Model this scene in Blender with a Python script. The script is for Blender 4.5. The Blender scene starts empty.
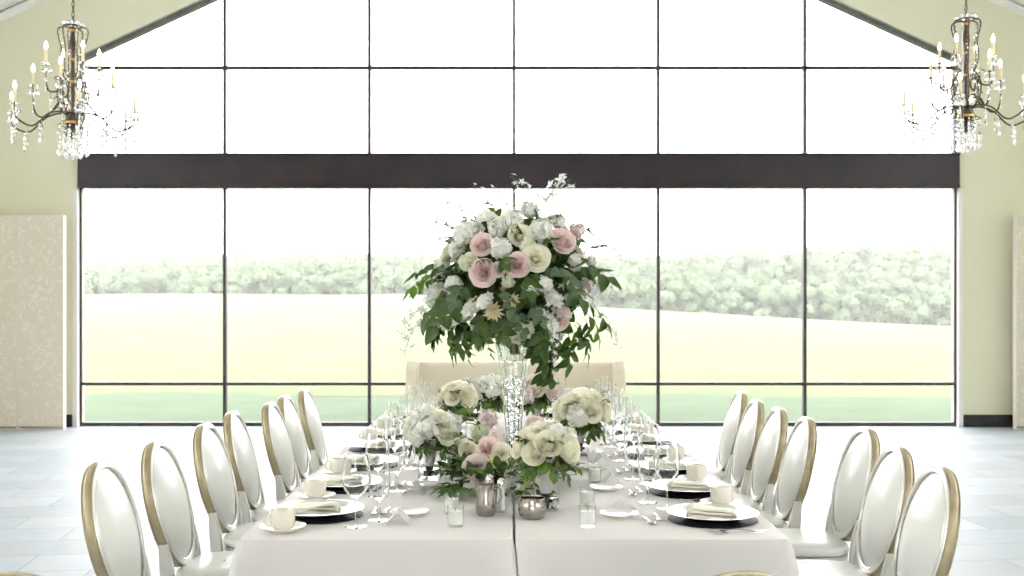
import bpy, math, random
from mathutils import Vector, Matrix

random.seed(7)
R = math.radians
PI = math.pi
sc = bpy.context.scene
C = sc.collection
rnd = random.Random(11)

# ------------------------------------------------------------------ camera frame
F = 1100.0            # focal length in pixels of the 1024 wide frame
CX, CY, H = 514.0, 300.0, 1.51


def P(px, py, d):
    return Vector(((px - CX) * d / F, d, H - (py - CY) * d / F))


# ------------------------------------------------------------------ materials
def new_mat(name):
    m = bpy.data.materials.new(name)
    m.use_nodes = True
    nt = m.node_tree
    for n in list(nt.nodes):
        nt.nodes.remove(n)
    out = nt.nodes.new('ShaderNodeOutputMaterial')
    return m, nt, out


def pbr(name, col, rough=.5, metal=0.0, noise=None, bump=None, coat=0.0, spec=.5, translucent=0.0, sheen=0.0):
    m, nt, out = new_mat(name)
    b = nt.nodes.new('ShaderNodeBsdfPrincipled')
    b.inputs['Base Color'].default_value = (*col, 1)
    b.inputs['Roughness'].default_value = rough
    b.inputs['Metallic'].default_value = metal
    b.inputs['Specular IOR Level'].default_value = spec
    b.inputs['Coat Weight'].default_value = coat
    if sheen:
        b.inputs['Sheen Weight'].default_value = sheen
    tc = nt.nodes.new('ShaderNodeTexCoord')
    colour_socket = None
    if noise:
        scale, col2, lo, hi = noise
        nz = nt.nodes.new('ShaderNodeTexNoise')
        nz.inputs['Scale'].default_value = scale
        nz.inputs['Detail'].default_value = 4
        nt.links.new(tc.outputs['Object'], nz.inputs['Vector'])
        cr = nt.nodes.new('ShaderNodeValToRGB')
        cr.color_ramp.elements[0].position = lo
        cr.color_ramp.elements[1].position = hi
        cr.color_ramp.elements[0].color = (*col, 1)
        cr.color_ramp.elements[1].color = (*col2, 1)
        nt.links.new(nz.outputs['Fac'], cr.inputs['Fac'])
        colour_socket = cr.outputs['Color']
        nt.links.new(colour_socket, b.inputs['Base Color'])
    if bump:
        scale, strength, dist = bump
        nz = nt.nodes.new('ShaderNodeTexNoise')
        nz.inputs['Scale'].default_value = scale
        nz.inputs['Detail'].default_value = 3
        nt.links.new(tc.outputs['Object'], nz.inputs['Vector'])
        bp = nt.nodes.new('ShaderNodeBump')
        bp.inputs['Strength'].default_value = strength
        bp.inputs['Distance'].default_value = dist
        nt.links.new(nz.outputs['Fac'], bp.inputs['Height'])
        nt.links.new(bp.outputs['Normal'], b.inputs['Normal'])
    if translucent:
        t = nt.nodes.new('ShaderNodeBsdfTranslucent')
        t.inputs['Color'].default_value = (*col, 1)
        if colour_socket:
            nt.links.new(colour_socket, t.inputs['Color'])
        mx = nt.nodes.new('ShaderNodeMixShader')
        mx.inputs['Fac'].default_value = translucent
        nt.links.new(b.outputs[0], mx.inputs[1])
        nt.links.new(t.outputs[0], mx.inputs[2])
        nt.links.new(mx.outputs[0], out.inputs['Surface'])
    else:
        nt.links.new(b.outputs[0], out.inputs['Surface'])
    return m


def glass(name, col=(1, 1, 1), ior=1.45, rough=0.0):
    m, nt, out = new_mat(name)
    g = nt.nodes.new('ShaderNodeBsdfGlass')
    g.inputs['Color'].default_value = (*col, 1)
    g.inputs['IOR'].default_value = ior
    g.inputs['Roughness'].default_value = rough
    nt.links.new(g.outputs[0], out.inputs['Surface'])
    return m


def thin_glass(name, tint=(1, 1, 1), base=.03, ior=1.45):
    """Thin sheet: see-through with a Fresnel mirror on top."""
    m, nt, out = new_mat(name)
    t = nt.nodes.new('ShaderNodeBsdfTransparent')
    t.inputs['Color'].default_value = (*tint, 1)
    g = nt.nodes.new('ShaderNodeBsdfGlossy')
    g.inputs['Roughness'].default_value = 0.02
    lw = nt.nodes.new('ShaderNodeLayerWeight')
    lw.inputs['Blend'].default_value = .5
    pw = nt.nodes.new('ShaderNodeMath')
    pw.operation = 'POWER'
    pw.inputs[1].default_value = 4.0
    nt.links.new(lw.outputs['Facing'], pw.inputs[0])
    ma = nt.nodes.new('ShaderNodeMath')
    ma.operation = 'MULTIPLY_ADD'
    ma.inputs[1].default_value = .80
    ma.inputs[2].default_value = base
    nt.links.new(pw.outputs[0], ma.inputs[0])
    mx = nt.nodes.new('ShaderNodeMixShader')
    nt.links.new(ma.outputs[0], mx.inputs['Fac'])
    nt.links.new(t.outputs[0], mx.inputs[1])
    nt.links.new(g.outputs[0], mx.inputs[2])
    nt.links.new(mx.outputs[0], out.inputs['Surface'])
    return m


def emit(name, col, s):
    m, nt, out = new_mat(name)
    e = nt.nodes.new('ShaderNodeEmission')
    e.inputs['Color'].default_value = (*col, 1)
    e.inputs['Strength'].default_value = s
    nt.links.new(e.outputs[0], out.inputs['Surface'])
    return m


def floor_mat():
    m, nt, out = new_mat('slate_tile')
    N = nt.nodes.new
    L = nt.links.new
    b = N('ShaderNodeBsdfPrincipled')
    tc = N('ShaderNodeTexCoord')
    mp = N('ShaderNodeMapping')
    mp.inputs['Rotation'].default_value = (0, 0, R(-7))
    L(tc.outputs['Object'], mp.inputs['Vector'])
    br = N('ShaderNodeTexBrick')
    br.offset = .5
    br.inputs['Color1'].default_value = (.35, .39, .435, 1)
    br.inputs['Color2'].default_value = (.45, .485, .53, 1)
    br.inputs['Mortar'].default_value = (.28, .305, .335, 1)
    br.inputs['Scale'].default_value = 1.0
    br.inputs['Mortar Size'].default_value = .006
    br.inputs['Mortar Smooth'].default_value = .3
    br.inputs['Bias'].default_value = 0
    br.inputs['Brick Width'].default_value = .80
    br.inputs['Row Height'].default_value = .40
    L(mp.outputs[0], br.inputs['Vector'])
    nz = N('ShaderNodeTexNoise')
    nz.inputs['Scale'].default_value = 2.2
    nz.inputs['Detail'].default_value = 6
    L(mp.outputs[0], nz.inputs['Vector'])
    cr = N('ShaderNodeValToRGB')
    cr.color_ramp.elements[0].position = .35
    cr.color_ramp.elements[1].position = .7
    cr.color_ramp.elements[0].color = (.92, .97, 1.0, 1)
    cr.color_ramp.elements[1].color = (1.06, 1.02, .98, 1)
    L(nz.outputs['Fac'], cr.inputs['Fac'])
    mx = N('ShaderNodeMixRGB')
    mx.blend_type = 'MULTIPLY'
    mx.inputs['Fac'].default_value = 1
    L(br.outputs['Color'], mx.inputs[1])
    L(cr.outputs['Color'], mx.inputs[2])
    L(mx.outputs[0], b.inputs['Base Color'])
    n2 = N('ShaderNodeTexNoise')
    n2.inputs['Scale'].default_value = 7
    n2.inputs['Detail'].default_value = 5
    L(mp.outputs[0], n2.inputs['Vector'])
    rr = N('ShaderNodeMapRange')
    rr.inputs['To Min'].default_value = .40
    rr.inputs['To Max'].default_value = .58
    L(n2.outputs['Fac'], rr.inputs['Value'])
    L(rr.outputs[0], b.inputs['Roughness'])
    bp = N('ShaderNodeBump')
    bp.inputs['Strength'].default_value = .35
    bp.inputs['Distance'].default_value = .012
    ad = N('ShaderNodeMath')
    ad.operation = 'SUBTRACT'
    L(n2.outputs['Fac'], ad.inputs[0])
    L(br.outputs['Fac'], ad.inputs[1])
    L(ad.outputs[0], bp.inputs['Height'])
    L(bp.outputs['Normal'], b.inputs['Normal'])
    b.inputs['Specular IOR Level'].default_value = .65
    L(b.outputs[0], out.inputs['Surface'])
    return m


def damask_mat():
    m, nt, out = new_mat('damask_fabric')
    N = nt.nodes.new
    L = nt.links.new
    b = N('ShaderNodeBsdfPrincipled')
    b.inputs['Roughness'].default_value = .8
    tc = N('ShaderNodeTexCoord')
    vo = N('ShaderNodeTexVoronoi')
    vo.inputs['Scale'].default_value = 17
    nz = N('ShaderNodeTexNoise')
    nz.inputs['Scale'].default_value = 9
    nz.inputs['Detail'].default_value = 2
    L(tc.outputs['Object'], nz.inputs['Vector'])
    mxv = N('ShaderNodeMixRGB')
    mxv.inputs['Fac'].default_value = .25
    L(tc.outputs['Object'], mxv.inputs[1])
    L(nz.outputs['Color'], mxv.inputs[2])
    L(mxv.outputs[0], vo.inputs['Vector'])
    cr = N('ShaderNodeValToRGB')
    cr.color_ramp.elements[0].position = .30
    cr.color_ramp.elements[1].position = .38
    cr.color_ramp.elements[0].color = (.80, .74, .67, 1)
    cr.color_ramp.elements[1].color = (.71, .64, .55, 1)
    L(vo.outputs['Distance'], cr.inputs['Fac'])
    L(cr.outputs['Color'], b.inputs['Base Color'])
    L(b.outputs[0], out.inputs['Surface'])
    return m


M = {}
M['wall'] = pbr('wall_paint', (.76, .745, .575), .75, bump=(60, .05, .004))
M['ceiling'] = pbr('ceiling_paint', (.82, .82, .76), .8, bump=(40, .05, .004))
M['trim'] = pbr('white_trim', (.80, .80, .76), .5, bump=(40, .03, .002))
M['floor'] = floor_mat()
M['baseboard'] = pbr('black_baseboard', (.018, .018, .02), .45, noise=(20, (.03, .03, .032), .4, .6))
M['bronze'] = pbr('bronze_frame', (.030, .024, .026), .45, noise=(18, (.045, .034, .032), .4, .6))
M['slopeframe'] = pbr('grey_frame', (.10, .10, .10), .5, noise=(18, (.13, .13, .125), .4, .6))
M['beam'] = pbr('beam_paint', (.012, .007, .015), .34, noise=(3, (.024, .013, .017), .35, .65), spec=.35)
M['pane'] = thin_glass('window_pane', (.97, .985, .98))
M['damask'] = damask_mat()
M['paneltrim'] = pbr('beige_edge', (.72, .68, .61), .6, noise=(20, (.75, .71, .64), .4, .6))
M['cloth'] = pbr('table_linen', (.70, .672, .655), .8, bump=(350, .08, .002), sheen=.15)
M['plywood'] = pbr('plywood', (.45, .33, .2), .6, noise=(12, (.55, .42, .28), .4, .6))
M['steel'] = pbr('grey_steel', (.35, .35, .36), .4, 1.0, noise=(30, (.42, .42, .42), .4, .6))
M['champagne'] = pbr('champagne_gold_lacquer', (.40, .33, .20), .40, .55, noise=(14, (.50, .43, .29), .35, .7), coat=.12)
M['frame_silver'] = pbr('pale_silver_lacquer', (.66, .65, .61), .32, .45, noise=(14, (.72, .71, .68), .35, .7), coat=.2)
M['vinyl'] = pbr('white_vinyl', (.72, .725, .69), .33, bump=(90, .06, .002), coat=.15)
M['piping'] = pbr('silver_piping', (.58, .57, .54), .3, .7, noise=(30, (.68, .67, .64), .4, .6))
M['porcelain'] = pbr('cream_porcelain', (.80, .76, .67), .18, noise=(6, (.83, .80, .72), .4, .6), coat=.3)
M['whiteporc'] = pbr('white_porcelain', (.82, .80, .76), .18, noise=(6, (.85, .84, .80), .4, .6), coat=.3)
M['navy'] = pbr('dark_charger', (.012, .011, .026), .55, noise=(8, (.018, .016, .034), .4, .6), spec=.25)
M['silver'] = pbr('silver', (.72, .71, .70), .16, 1.0, noise=(25, (.8, .79, .78), .4, .6))
M['pot'] = pbr('brushed_pot', (.36, .33, .31), .22, 1.0, noise=(25, (.46, .43, .40), .4, .6))
M['rim'] = pbr('silver_rim', (.78, .78, .80), .2, .8, noise=(25, (.84, .84, .85), .4, .6))
M['napkin'] = pbr('cream_linen', (.78, .75, .64), .85, bump=(300, .12, .002), sheen=.15)
M['card'] = pbr('vellum_card', (.88, .88, .88), .6, noise=(20, (.9, .9, .9), .4, .6), translucent=.45)
M['glass'] = glass('clear_glass', (.985, .99, .99))
M['cutglass'] = glass('cut_crystal', (.97, .985, .985), 1.5)
M['crystal'] = glass('crystal_drop', (.98, .98, .99), 1.55)
M['votive'] = thin_glass('votive_glass', (.99, .995, .995), .02)
M['wax'] = pbr('white_wax', (.92, .91, .88), .5, bump=(30, .05, .002), translucent=.25)
M['wick'] = pbr('wick', (.05, .04, .03), .9, noise=(30, (.08, .06, .05), .4, .6))
M['salt'] = pbr('salt', (.92, .91, .90), .9, bump=(300, .3, .003))
M['sugar'] = pbr('packet_paper', (.62, .45, .22), .7, noise=(10, (.78, .66, .45), .4, .6))
M['water'] = glass('water', (.97, .985, .98), 1.33)
M['satin'] = pbr('grey_satin', (.50, .50, .51), .4, bump=(30, .1, .004), sheen=.2)
M['wood'] = pbr('dark_turned_wood', (.040, .020, .012), .35, noise=(14, (.075, .035, .02), .35, .65), coat=.3)
M['gold'] = pbr('antique_gold', (.55, .33, .09), .35, .9, noise=(20, (.66, .43, .15), .4, .6))
M['iron'] = pbr('bronze_iron', (.055, .042, .03), .45, .6, noise=(20, (.09, .07, .05), .4, .6))
M['sleeve'] = pbr('ivory_sleeve', (.80, .70, .50), .5, noise=(12, (.84, .76, .58), .4, .6), translucent=.2)
M['bulb'] = emit('bulb_glow', (1, .80, .50), 16)
M['sofa'] = pbr('cream_upholstery', (.69, .64, .51), .85, bump=(220, .12, .003), sheen=.15)
M['darkleg'] = pbr('sofa_leg', (.06, .04, .03), .4, noise=(12, (.09, .06, .04), .4, .6))
# plants
M['leaf'] = pbr('deep_green_leaf', (.038, .082, .017), .42, noise=(9, (.095, .17, .028), .35, .7), translucent=.30)
M['leaf_bright'] = pbr('bright_green_leaf', (.10, .21, .025), .42, noise=(9, (.20, .33, .055), .35, .7), translucent=.38)
M['leaf_grey'] = pbr('grey_green_leaf', (.075, .135, .065), .55, noise=(9, (.16, .22, .125), .35, .7), translucent=.28)
M['leaf_olive'] = pbr('olive_leaf', (.12, .15, .06), .5, noise=(9, (.22, .25, .12), .35, .7), translucent=.3)
M['stem'] = pbr('green_stem', (.13, .18, .06), .6, noise=(9, (.20, .24, .10), .35, .7))
M['stem_dark'] = pbr('cut_stem', (.035, .045, .02), .6, noise=(9, (.06, .06, .03), .35, .7))
M['rose_white'] = pbr('cream_petal', (.95, .93, .77), .6, noise=(16, (.95, .94, .86), .35, .7), translucent=.42)
M['rose_pink'] = pbr('blush_petal', (.90, .71, .68), .6, noise=(16, (.91, .80, .77), .35, .7), translucent=.35)
M['rose_pale'] = pbr('pale_blush_petal', (.88, .77, .73), .6, noise=(16, (.90, .84, .80), .35, .7), translucent=.35)
M['floret'] = pbr('white_floret', (.89, .90, .82), .65, noise=(22, (.91, .91, .88), .35, .7), translucent=.3)
M['floret_green'] = pbr('green_white_floret', (.76, .80, .58), .65, noise=(22, (.86, .88, .74), .35, .7), translucent=.3)
M['floret_pink'] = pbr('pink_floret', (.82, .66, .66), .65, noise=(22, (.86, .78, .76), .35, .7), translucent=.3)
M['mum'] = pbr('yellow_cream_petal', (.78, .70, .40), .65, noise=(22, (.84, .79, .56), .35, .7), translucent=.28)
M['orchid'] = pbr('orchid_petal', (.87, .88, .86), .5, noise=(22, (.90, .90, .89), .35, .7), translucent=.35)
# outside
M['lawn'] = pbr('lawn_grass', (.064, .090, .056), .9, noise=(1.2, (.074, .102, .065), .35, .65), spec=.1)
M['meadow'] = pbr('hay_meadow', (.100, .116, .067), .95, noise=(.35, (.116, .128, .079), .35, .7), spec=.05)
M['wood_far'] = pbr('woodland_leaf', (.088, .128, .070), .95, noise=(.9, (.130, .165, .102), .3, .7), spec=.05, bump=(3, .8, .5))


# ------------------------------------------------------------------ mesh builder
class MB:
    def __init__(self):
        self.v, self.f, self.mi = [], [], []

    def add(self, verts, faces, mat=None, slot=0):
        o = len(self.v)
        if mat is None:
            self.v += [tuple(p) for p in verts]
        else:
            self.v += [tuple(mat @ Vector(p)) for p in verts]
        self.f += [tuple(i + o for i in f) for f in faces]
        self.mi += [slot] * len(faces)
        return self

    def box(self, c, s, mat=None, slot=0):
        x, y, z = c
        a, b, h = s[0] / 2, s[1] / 2, s[2] / 2
        v = [(x + i * a, y + j * b, z + k * h) for k in (-1, 1) for j in (-1, 1) for i in (-1, 1)]
        f = [(0, 2, 3, 1), (4, 5, 7, 6), (0, 1, 5, 4), (2, 6, 7, 3), (0, 4, 6, 2), (1, 3, 7, 5)]
        return self.add(v, f, mat, slot)

    def box2(self, lo, hi, slot=0):
        return self.box([(lo[i] + hi[i]) / 2 for i in range(3)], [abs(hi[i] - lo[i]) for i in range(3)], None, slot)

    def lathe(self, prof, seg=24, mat=None, slot=0, closed=False):
        v, f = [], []
        rows = []
        for r, z in prof:
            if r < 1e-6:
                rows.append([len(v)])
                v.append((0, 0, z))
            else:
                rows.append(list(range(len(v), len(v) + seg)))
                v += [(r * math.cos(2 * PI * i / seg), r * math.sin(2 * PI * i / seg), z) for i in range(seg)]
        pairs = list(zip(rows, rows[1:]))
        if closed:
            pairs.append((rows[-1], rows[0]))
        for a, b in pairs:
            if len(a) == 1 and len(b) == 1:
                continue
            for i in range(seg):
                j = (i + 1) % seg
                if len(a) == 1:
                    f.append((a[0], b[j], b[i]))
                elif len(b) == 1:
                    f.append((a[i], a[j], b[0]))
                else:
                    f.append((a[i], a[j], b[j], b[i]))
        return self.add(v, f, mat, slot)

    def tube(self, pts, rad, seg=8, mat=None, slot=0, closed=False, flat=1.0):
        pts = [Vector(p) for p in pts]
        n = len(pts)
        rad = [rad] * n if isinstance(rad, (int, float)) else rad
        v, f = [], []
        up = None
        for i, p in enumerate(pts):
            if closed:
                t = (pts[(i + 1) % n] - pts[i - 1])
            else:
                t = pts[min(i + 1, n - 1)] - pts[max(i - 1, 0)]
            if t.length < 1e-9:
                t = Vector((0, 0, 1))
            t.normalize()
            if up is None:
                up = Vector((0, 0, 1)) if abs(t.z) < .9 else Vector((1, 0, 0))
            a = t.cross(up)
            if a.length < 1e-6:
                a = t.orthogonal()
            a.normalize()
            b = a.cross(t)
            up = b
            for k in range(seg):
                q = 2 * PI * k / seg
                v.append(p + a * (rad[i] * math.cos(q)) + b * (rad[i] * flat * math.sin(q)))
        m = n if closed else n - 1
        for i in range(m):
            for k in range(seg):
                k2 = (k + 1) % seg
                i2 = (i + 1) % n
                f.append((i * seg + k, i * seg + k2, i2 * seg + k2, i2 * seg + k))
        if not closed:
            f.append(tuple(range(seg))[::-1])
            f.append(tuple((n - 1) * seg + k for k in range(seg)))
        return self.add(v, f, mat, slot)

    def ball(self, c, r, seg=10, rings=6, slot=0, sx=1, sy=1, sz=1):
        prof = [(r * math.sin(PI * i / rings), -r * math.cos(PI * i / rings)) for i in range(rings + 1)]
        prof[0] = (0, -r)
        prof[-1] = (0, r)
        return self.lathe(prof, seg, Matrix.Translation(c) @ Matrix.Diagonal((sx, sy, sz, 1)), slot)

    def grid(self, fn, nu, nv, mat=None, slot=0):
        v = [fn(i / nu, j / nv) for j in range(nv + 1) for i in range(nu + 1)]
        f = [(j * (nu + 1) + i, j * (nu + 1) + i + 1, (j + 1) * (nu + 1) + i + 1, (j + 1) * (nu + 1) + i) for j in range(nv) for i in range(nu)]
        return self.add(v, f, mat, slot)

    def mesh(self, name, mats, smooth=True, sharp=48):
        me = bpy.data.meshes.new(name)
        me.from_pydata(self.v, [], self.f)
        for m in (mats if isinstance(mats, (list, tuple)) else [mats]):
            me.materials.append(m)
        if len(me.polygons):
            me.polygons.foreach_set('material_index', self.mi)
            me.polygons.foreach_set('use_smooth', [smooth] * len(me.polygons))
        me.update()
        if smooth:
            me.set_sharp_from_angle(angle=R(sharp))
        return me

    def build(self, name, mats, parent=None, smooth=True, bevel=0, bseg=2, recalc=False):
        me = self.mesh(name, mats, smooth)
        if recalc:
            import bmesh
            bm = bmesh.new()
            bm.from_mesh(me)
            bmesh.ops.recalc_face_normals(bm, faces=bm.faces)
            bm.to_mesh(me)
            bm.free()
        o = put(name, me, parent)
        if bevel:
            b = o.modifiers.new('edge', 'BEVEL')
            b.width = bevel
            b.segments = bseg
            b.limit_method = 'ANGLE'
            b.angle_limit = R(35)
            b.harden_normals = False
        return o


def put(name, me, parent=None, mat=None):
    o = bpy.data.objects.new(name, me)
    C.objects.link(o)
    if parent:
        o.parent = parent
    if mat is not None:
        o.matrix_local = mat
    return o


def empty(name, loc=(0, 0, 0), rz=0):
    o = bpy.data.objects.new(name, None)
    o.empty_display_size = .05
    C.objects.link(o)
    o.location = loc
    o.rotation_euler = (0, 0, rz)
    return o


def tag(o, label=None, cat=None, group=None, kind=None):
    if label:
        o['label'] = label
    if cat:
        o['category'] = cat
    if group:
        o['group'] = group
    if kind:
        o['kind'] = kind
    return o


def struct(o, label=None, cat=None):
    return tag(o, label, cat, None, 'structure')


def copy_tree(o, parent=None):
    c = o.copy()
    C.objects.link(c)
    c.parent = parent
    for ch in list(o.children):
        copy_tree(ch, c)
    return c


class Kind:
    """first use moves the original, later uses copy it with its parts"""
    def __init__(self, root):
        self.root, self.used = root, False

    def place(self, loc, rz=0, label=None, cat=None, group=None):
        if self.used:
            o = copy_tree(self.root)
        else:
            o = self.root
            self.used = True
        o.location = loc
        o.rotation_euler = (0, 0, rz)
        return tag(o, label, cat, group)


def smoothstep(x):
    x = max(0, min(1, x))
    return x * x * (3 - 2 * x)


def frame_from(z, x_hint):
    z = Vector(z).normalized()
    x = Vector(x_hint) - z * z.dot(Vector(x_hint))
    if x.length < 1e-4:
        x = z.orthogonal()
    x.normalize()
    y = z.cross(x)
    return Matrix((x, y, z)).transposed().to_4x4()


# ------------------------------------------------------------------ ROOM
YB = 13.1             # inner face of the window wall
YR = -12.0             # open rear side of the hall
XS = 7.4              # side walls
WT = .22
floor_z = 0.0


def wz(py, d=YB):
    return H - (py - CY) * d / F


def wx(px, d=YB):
    return (px - CX) * d / F


WL, WR = wx(77.3), wx(958.8)
SILL = 0.02
BEAM_LO, BEAM_HI = wz(187.5), wz(154.5)
SL = .46                                       # slope of the roof
TOPL = wz(56)                                  # springing height of the sloped head at WL
XC = (WL + WR) / 2
APEX = TOPL + SL * (XC - WL)


def head(x):
    return APEX - SL * abs(x - XC)


def roof(x):
    return head(x) + .93


mb = MB()
mb.add([(-XS, YR, 0), (XS, YR, 0), (XS, YB + .02, 0), (-XS, YB + .02, 0)], [(0, 1, 2, 3)])
mb.add([(-XS, YR, -.12), (XS, YR, -.12), (XS, YB + .02, -.12), (-XS, YB + .02, -.12)], [(3, 2, 1, 0)])
struct(mb.build('floor', M['floor'], smooth=False))

# window wall with a gabled opening (front and rear faces plus reveals)
mb = MB()
ov = .02


def wallquad(a, b):
    """prism between polygon a in front"""
    n = len(a)
    v = [(x, YB, z) for x, z in a] + [(x, YB + WT, z) for x, z in a]
    f = [tuple(range(n)), tuple(range(2 * n - 1, n - 1, -1))]
    for i in range(n):
        j = (i + 1) % n
        f.append((i, i + n, j + n, j))
    mb.add(v, f)


wallquad([(-XS, 0), (WL, 0), (WL, TOPL), (WL, roof(WL) + .2), (-XS, roof(-XS) + .2)], 0)
wallquad([(XS, 0), (XS, roof(XS) + .2), (WR, roof(WR) + .2), (WR, TOPL), (WR, 0)], 0)
wallquad([(WL, TOPL), (XC, APEX), (XC, roof(XC) + .2), (WL, roof(WL) + .2)], 0)
wallquad([(WR, TOPL), (WR, roof(WR) + .2), (XC, roof(XC) + .2), (XC, APEX)], 0)
struct(mb.build('wall_back', M['wall'], smooth=False, recalc=True))

for s, nm in ((-1, 'left'), (1, 'right')):
    mb = MB()
    x0, x1 = sorted((s * XS, s * (XS + .2)))
    zt = roof(XS) + .2
    CL0, CL1, CZ0, CZ1 = -7.0, 8.6, 2.7, 4.1        # unseen band of high side windows, added to brighten the tabletops
    mb.box2((x0, YR, -.1), (x1, YB + WT, CZ0))
    mb.box2((x0, YR, CZ1), (x1, YB + WT, zt))
    mb.box2((x0, YR, CZ0), (x1, CL0, CZ1))
    mb.box2((x0, CL1, CZ0), (x1, YB + WT, CZ1))
    struct(mb.build('wall_' + nm, M['wall'], smooth=False))
    mb = MB()
    xm = s * (XS + .1)
    for k in range(13):
        y = CL0 + (CL1 - CL0) * k / 12
        mb.box((xm, y, (CZ0 + CZ1) / 2), (.06, .05, CZ1 - CZ0))
    for z in (CZ0 + .02, CZ1 - .02):
        mb.box((xm, (CL0 + CL1) / 2, z), (.06, CL1 - CL0, .04))
    wn = struct(mb.build('window_%d' % (3 if s < 0 else 4), M['bronze'], smooth=False))
    mb = MB()
    mb.add([(xm, CL0, CZ0), (xm, CL1, CZ0), (xm, CL1, CZ1), (xm, CL0, CZ1)], [(0, 1, 2, 3)])
    mb.build('pane', M['pane'], wn, smooth=False)

# rear wall with a wide unseen window opening, added to light the hall
OW, OZ0, OZ1 = 2.5, .9, 4.1
mb = MB()
mb.box2((-XS - .2, YR - .2, -.1), (-OW, YR, roof(XC) + .1))
mb.box2((OW, YR - .2, -.1), (XS + .2, YR, roof(XC) + .1))
mb.box2((-OW, YR - .2, -.1), (OW, YR, OZ0))
mb.box2((-OW, YR - .2, OZ1), (OW, YR, roof(XC) + .1))
struct(mb.build('wall_rear', M['wall'], smooth=False))
mb = MB()
for k in range(7):
    mb.box((-OW + 2 * OW * k / 6, YR - .1, (OZ0 + OZ1) / 2), (.06, .06, OZ1 - OZ0))
for z in (OZ0 + .03, 2.6, OZ1 - .03):
    mb.box((0, YR - .1, z), (2 * OW, .06, .06))
w5 = struct(mb.build('window_5', M['bronze'], smooth=False))
mb = MB()
mb.add([(-OW, YR - .1, OZ0), (OW, YR - .1, OZ0), (OW, YR - .1, OZ1), (-OW, YR - .1, OZ1)], [(0, 1, 2, 3)])
mb.build('pane', M['pane'], w5, smooth=False)
mb = MB()
for s in (-1, 1):
    xe = XC + s * (XS + .4)
    v = [(XC, YR, roof(XC)), (XC, YB + WT, roof(XC)), (xe, YB + WT, roof(xe)), (xe, YR, roof(xe))]
    v += [(x, y, z + .15) for x, y, z in v]
    mb.add(v, [(0, 1, 2, 3), (7, 6, 5, 4), (0, 4, 5, 1), (1, 5, 6, 2), (2, 6, 7, 3), (3, 7, 4, 0)])
struct(mb.build('ceiling', M['ceiling'], smooth=False, recalc=True))
# trim between wall and ceiling
for s, nm in ((-1, 1), (1, 2)):
    mb = MB()
    xe = XC + s * (XS + .2)
    pr = [(0, -.02), (0, -.10), (-.06, -.06), (-.06, -.02)]
    v = []
    for x in (XC, xe):
        for dy, dz in pr:
            v.append((x, YB + dy, roof(x) + dz))
    mb.add(v, [(0, 1, 5, 4), (1, 2, 6, 5), (2, 3, 7, 6), (3, 0, 4, 7), (0, 3, 2, 1), (4, 5, 6, 7)])
    struct(mb.build('trim_%d' % nm, M['trim'], smooth=False, recalc=True))

# window frames : every bar is part of the frame of its window
BARS = [wx(p) for p in (223, 368.5, 514, 659, 806.5)]
FW, FD = .036, .07
yf = YB + .06
mb = MB()
e = .026
z0, z1 = 0.0, BEAM_LO + .02
mb.box2((WL, yf, z0), (WL + e, yf + .04, z1))
mb.box2((WR - e, yf, z0), (WR, yf + .04, z1))
mb.box2((WL + e, yf, z0), (WR - e, yf + FD, wz(423.0)))
for x in BARS:
    mb.box2((x - FW / 2, yf, wz(423.0)), (x + FW / 2, yf + FD, z1))
zt = wz(384.3)
xs = [WL + e] + BARS + [WR - e]
for a, b in zip(xs, xs[1:]):
    mb.box2((a + (FW / 2 if a in BARS else 0), yf, zt - .018), (b - (FW / 2 if b in BARS else 0), yf + FD, zt + .018))
w1 = struct(mb.build('window_1', M['bronze'], smooth=False))
mb = MB()
for a, b in zip(xs, xs[1:]):
    for lo, hi in ((wz(423), zt - .018), (zt + .018, z1)):
        mb.add([(a, yf + .035, lo), (b, yf + .035, lo), (b, yf + .035, hi), (a, yf + .035, hi)], [(0, 1, 2, 3)])
mb.build('pane', M['pane'], w1, smooth=False)

mb = MB()
z0 = BEAM_HI - .02
mb.box2((WL, yf, z0), (WL + e, yf + FD, TOPL))
mb.box2((WR - e, yf, z0), (WR, yf + FD, TOPL))
for x in BARS:
    mb.box2((x - FW / 2, yf, z0), (x + FW / 2, yf + FD, head(x)))
zt = wz(66.3)
for a, b in zip(xs, xs[1:]):
    mb.box2((a + (FW / 2 if a in BARS else 0), yf, zt - .018), (b - (FW / 2 if b in BARS else 0), yf + FD, zt + .018))
w2 = struct(mb.build('window_2', M['bronze'], smooth=False))
mb = MB()
for s in (-1, 1):
    xe = WL if s < 0 else WR
    v = []
    for x in (xe, XC):
        for dy in (0, FD + .02):
            for dz in (-.062, 0):
                v.append((x, yf - .01 + dy, head(x) + dz))
    mb.add(v, [(0, 1, 5, 4), (2, 6, 7, 3), (0, 4, 6, 2), (1, 3, 7, 5), (0, 2, 3, 1), (4, 5, 7, 6)])
mb.build('head_frame', M['slopeframe'], w2, smooth=False, recalc=True)
mb = MB()
mb.add([(WL, yf + .035, z0), (WR, yf + .035, z0), (WR, yf + .035, TOPL), (XC, yf + .035, APEX), (WL, yf + .035, TOPL)], [(0, 1, 2, 3, 4)])
mb.build('pane', M['pane'], w2, smooth=False)
# the deep dark cross beam
mb = MB()
mb.box2((wx(77.5, YB - .05), YB - .05, BEAM_LO), (wx(960, YB - .05), YB + WT, BEAM_HI))
mb.box2((wx(77.5, YB - .05), YB - .062, BEAM_LO - .012), (wx(960, YB - .05), YB - .03, BEAM_LO + .018))
mb.box2((wx(77.5, YB - .05), YB - .062, BEAM_HI - .018), (wx(960, YB - .05), YB - .03, BEAM_HI + .012))
struct(mb.build('trim_3', M['beam'], smooth=False, bevel=.004))
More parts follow.
